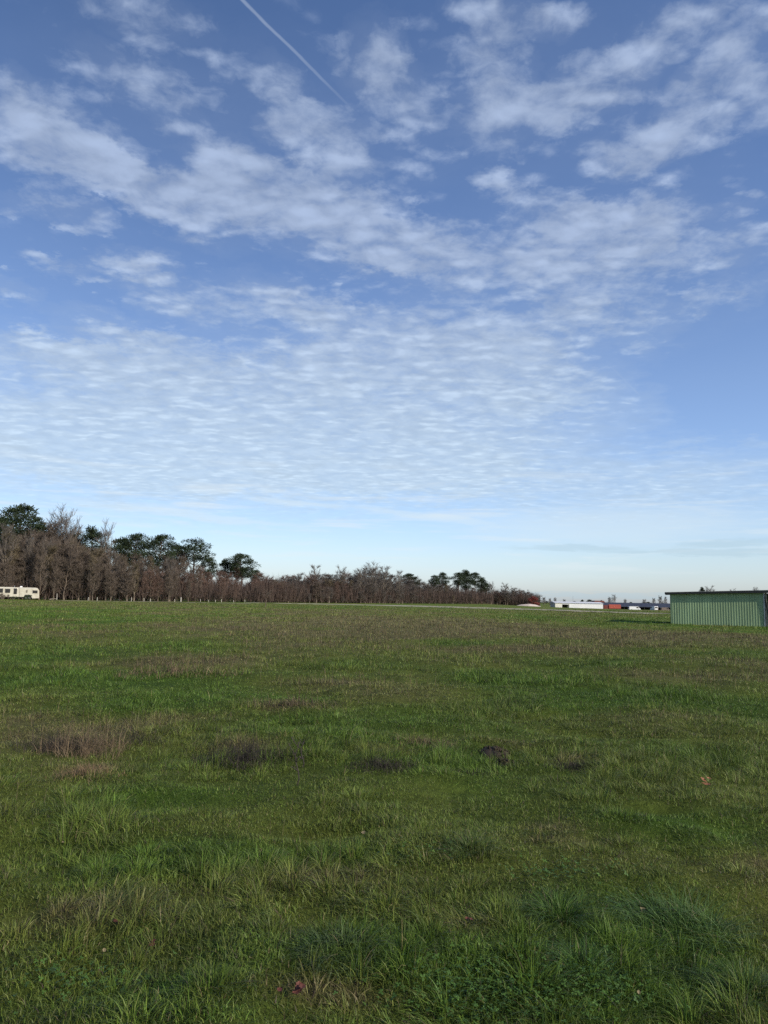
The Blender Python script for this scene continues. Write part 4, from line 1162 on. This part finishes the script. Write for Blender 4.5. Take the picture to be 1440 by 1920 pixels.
det = MN('ADD', MN('ADD', MN('MULTIPLY', n1, .34), MN('MULTIPLY', n4, .27)), MN('ADD', MN('MULTIPLY', puff, .17), MN('MULTIPLY', n3, .22)))
dens = MN('ADD', MN('MULTIPLY', cover, .80), MN('MULTIPLY', MN('SUBTRACT', det, .46), MR(el, 8, 28, .8, 2.7)))
alpha = MN('MULTIPLY', MR(dens, .06, 1.02), MR(cover, .02, .30))
alpha = MN('MULTIPLY', alpha, MR(el, 12, 32, .82, .73))
sheet = MN('MULTIPLY', MN('MULTIPLY', cover, MR(el, 9, 24, .72, .26)), MR(n3, .25, .7, .6, 1.1))
alpha = MN('MAXIMUM', alpha, MN('MINIMUM', sheet, .8))
alpha = MN('MULTIPLY', alpha, MR(el, .5, 9.0, .35, 1.0))
# contrail: a great-circle arc
d1 = ray(455, 0).normalized(); d2 = ray(1210, 752).normalized(); nrm = d1.cross(d2).normalized()
cw = NOISE(LAY, 14, 3, .6).outputs['Fac']
dst = MN('ABSOLUTE', MN('ADD', VM('DOT_PRODUCT', D, tuple(nrm)).outputs['Value'], MN('MULTIPLY', MN('SUBTRACT', cw, .5), .0035)))
tail = MR(el, azel(770, 310)[1], azel(470, 10)[1], 0, 1)
tail2 = MN('MULTIPLY', MR(el, azel(1212, 755)[1], azel(1190, 735)[1]), MR(el, azel(1120, 660)[1], azel(1160, 700)[1], 0, 1))
tr = MN('MULTIPLY', MR(dst, .0006, .0027, 1, 0), MN('ADD', MN('MULTIPLY', tail, .46), MN('MULTIPLY', tail2, .22)))
front = MR(sep.outputs['Y'], 0, .1)
alpha = MN('MAXIMUM', alpha, MN('MULTIPLY', tr, front))
# low streaks near the horizon
stv = N.new('ShaderNodeMapping'); stv.inputs['Scale'].default_value = (.045, .55, 1); stv.inputs['Rotation'].default_value = (0, 0, R(1.5)); Lk.new(cmb.outputs[0], stv.inputs['Vector'])
st = NOISE(stv.outputs[0], 2.2, 5, .55, .3).outputs['Fac']
low = MN('MULTIPLY', MR(el, .8, 3.5), MR(el, 7, 12, 1, 0))
streak = MN('MULTIPLY', MR(st, .50, .70), low)

K = 1 / .14
tint = MIX(MR(el, 16, 38, 0, 1, False), MIX(MR(el, 3, 16, 0, 1, False), MIX(MR(el, 0, 3.2, 0, 1, False), (.90, 1.04, 1.52), (1.0, 1.08, 1.36)), (1.03, 1.07, 1.27)), (.72, .87, 1.14))
base = MIX(1.0, sky.outputs['Color'], tint, 'MULTIPLY')
dim = N.new('ShaderNodeVectorMath'); dim.operation = 'SCALE'; Lk.new(base, dim.inputs[0]); Lk.new(MR(az, -30, 14, .82, 1.0), dim.inputs['Scale']); base = dim.outputs[0]
cloud = MIX(MR(el, 7, 28), (.64 * K, .78 * K, .90 * K), (.47 * K, .57 * K, .76 * K))
shade = MN('MULTIPLY', MR(puff, .2, .9, .90, 1.06), MR(n1, .3, .7, .90, 1.08))
cl2 = N.new('ShaderNodeVectorMath'); cl2.operation = 'SCALE'; Lk.new(cloud, cl2.inputs[0]); Lk.new(shade, cl2.inputs['Scale'])
c1 = MIX(alpha, base, cl2.outputs[0])
c2 = MIX(MN('MULTIPLY', streak, .45), c1, (.80 * K, .87 * K, .90 * K))
low_c = VM('ADD', cmb.outputs[0], VM('MULTIPLY', wv, (5.0, 1.0, 0)).outputs[0]).outputs[0]
def band(px, py, rx, ry, ro):
    a0, e0 = azel(px, py); a1, _ = azel(px + rx, py); _, e1 = azel(px, py - ry)
    mp = N.new('ShaderNodeMapping'); mp.vector_type = 'TEXTURE'; mp.inputs['Location'].default_value = (a0, e0, 0); mp.inputs['Rotation'].default_value = (0, 0, R(-ro)); mp.inputs['Scale'].default_value = (abs(a1 - a0), abs(e1 - e0), 1)
    Lk.new(low_c, mp.inputs['Vector']); g = N.new('ShaderNodeTexGradient'); g.gradient_type = 'SPHERICAL'; Lk.new(mp.outputs[0], g.inputs['Vector']); return MR(g.outputs['Fac'], 0, .7)
bright = MN('MAXIMUM', MN('MAXIMUM', band(820, 972, 260, 12, 6), band(560, 945, 150, 8, 3)), MN('MAXIMUM', band(1150, 985, 420, 50, 0), band(350, 965, 300, 12, 4)))
c2 = MIX(MN('MULTIPLY', bright, .40), c2, (.74 * K, .85 * K, .90 * K))
dark = MN('MAXIMUM', MN('MAXIMUM', band(1080, 1028, 170, 9, 1), band(1360, 1020, 150, 11, -2)), MN('MAXIMUM', band(1300, 1036, 320, 7, 1), band(1130, 1118, 360, 9, 0)))
c2 = MIX(MN('MULTIPLY', dark, .42), c2, (.46 * K, .62 * K, .72 * K))
Lk.new(c2, bg.inputs['Color'])

# ------------------------------------------------------------------ render settings
sc.render.engine = 'CYCLES'
sc.cycles.max_bounces = 5; sc.cycles.diffuse_bounces = 3; sc.cycles.glossy_bounces = 2; sc.cycles.transmission_bounces = 3; sc.cycles.transparent_max_bounces = 8
sc.cycles.sample_clamp_indirect = 4
try:
    sc.cycles.use_denoising = False
except Exception: pass
vs = sc.view_settings; vs.view_transform = 'Standard'; vs.look = 'None'; vs.exposure = 0; vs.gamma = 1
sc.render.resolution_x = 768; sc.render.resolution_y = 1024
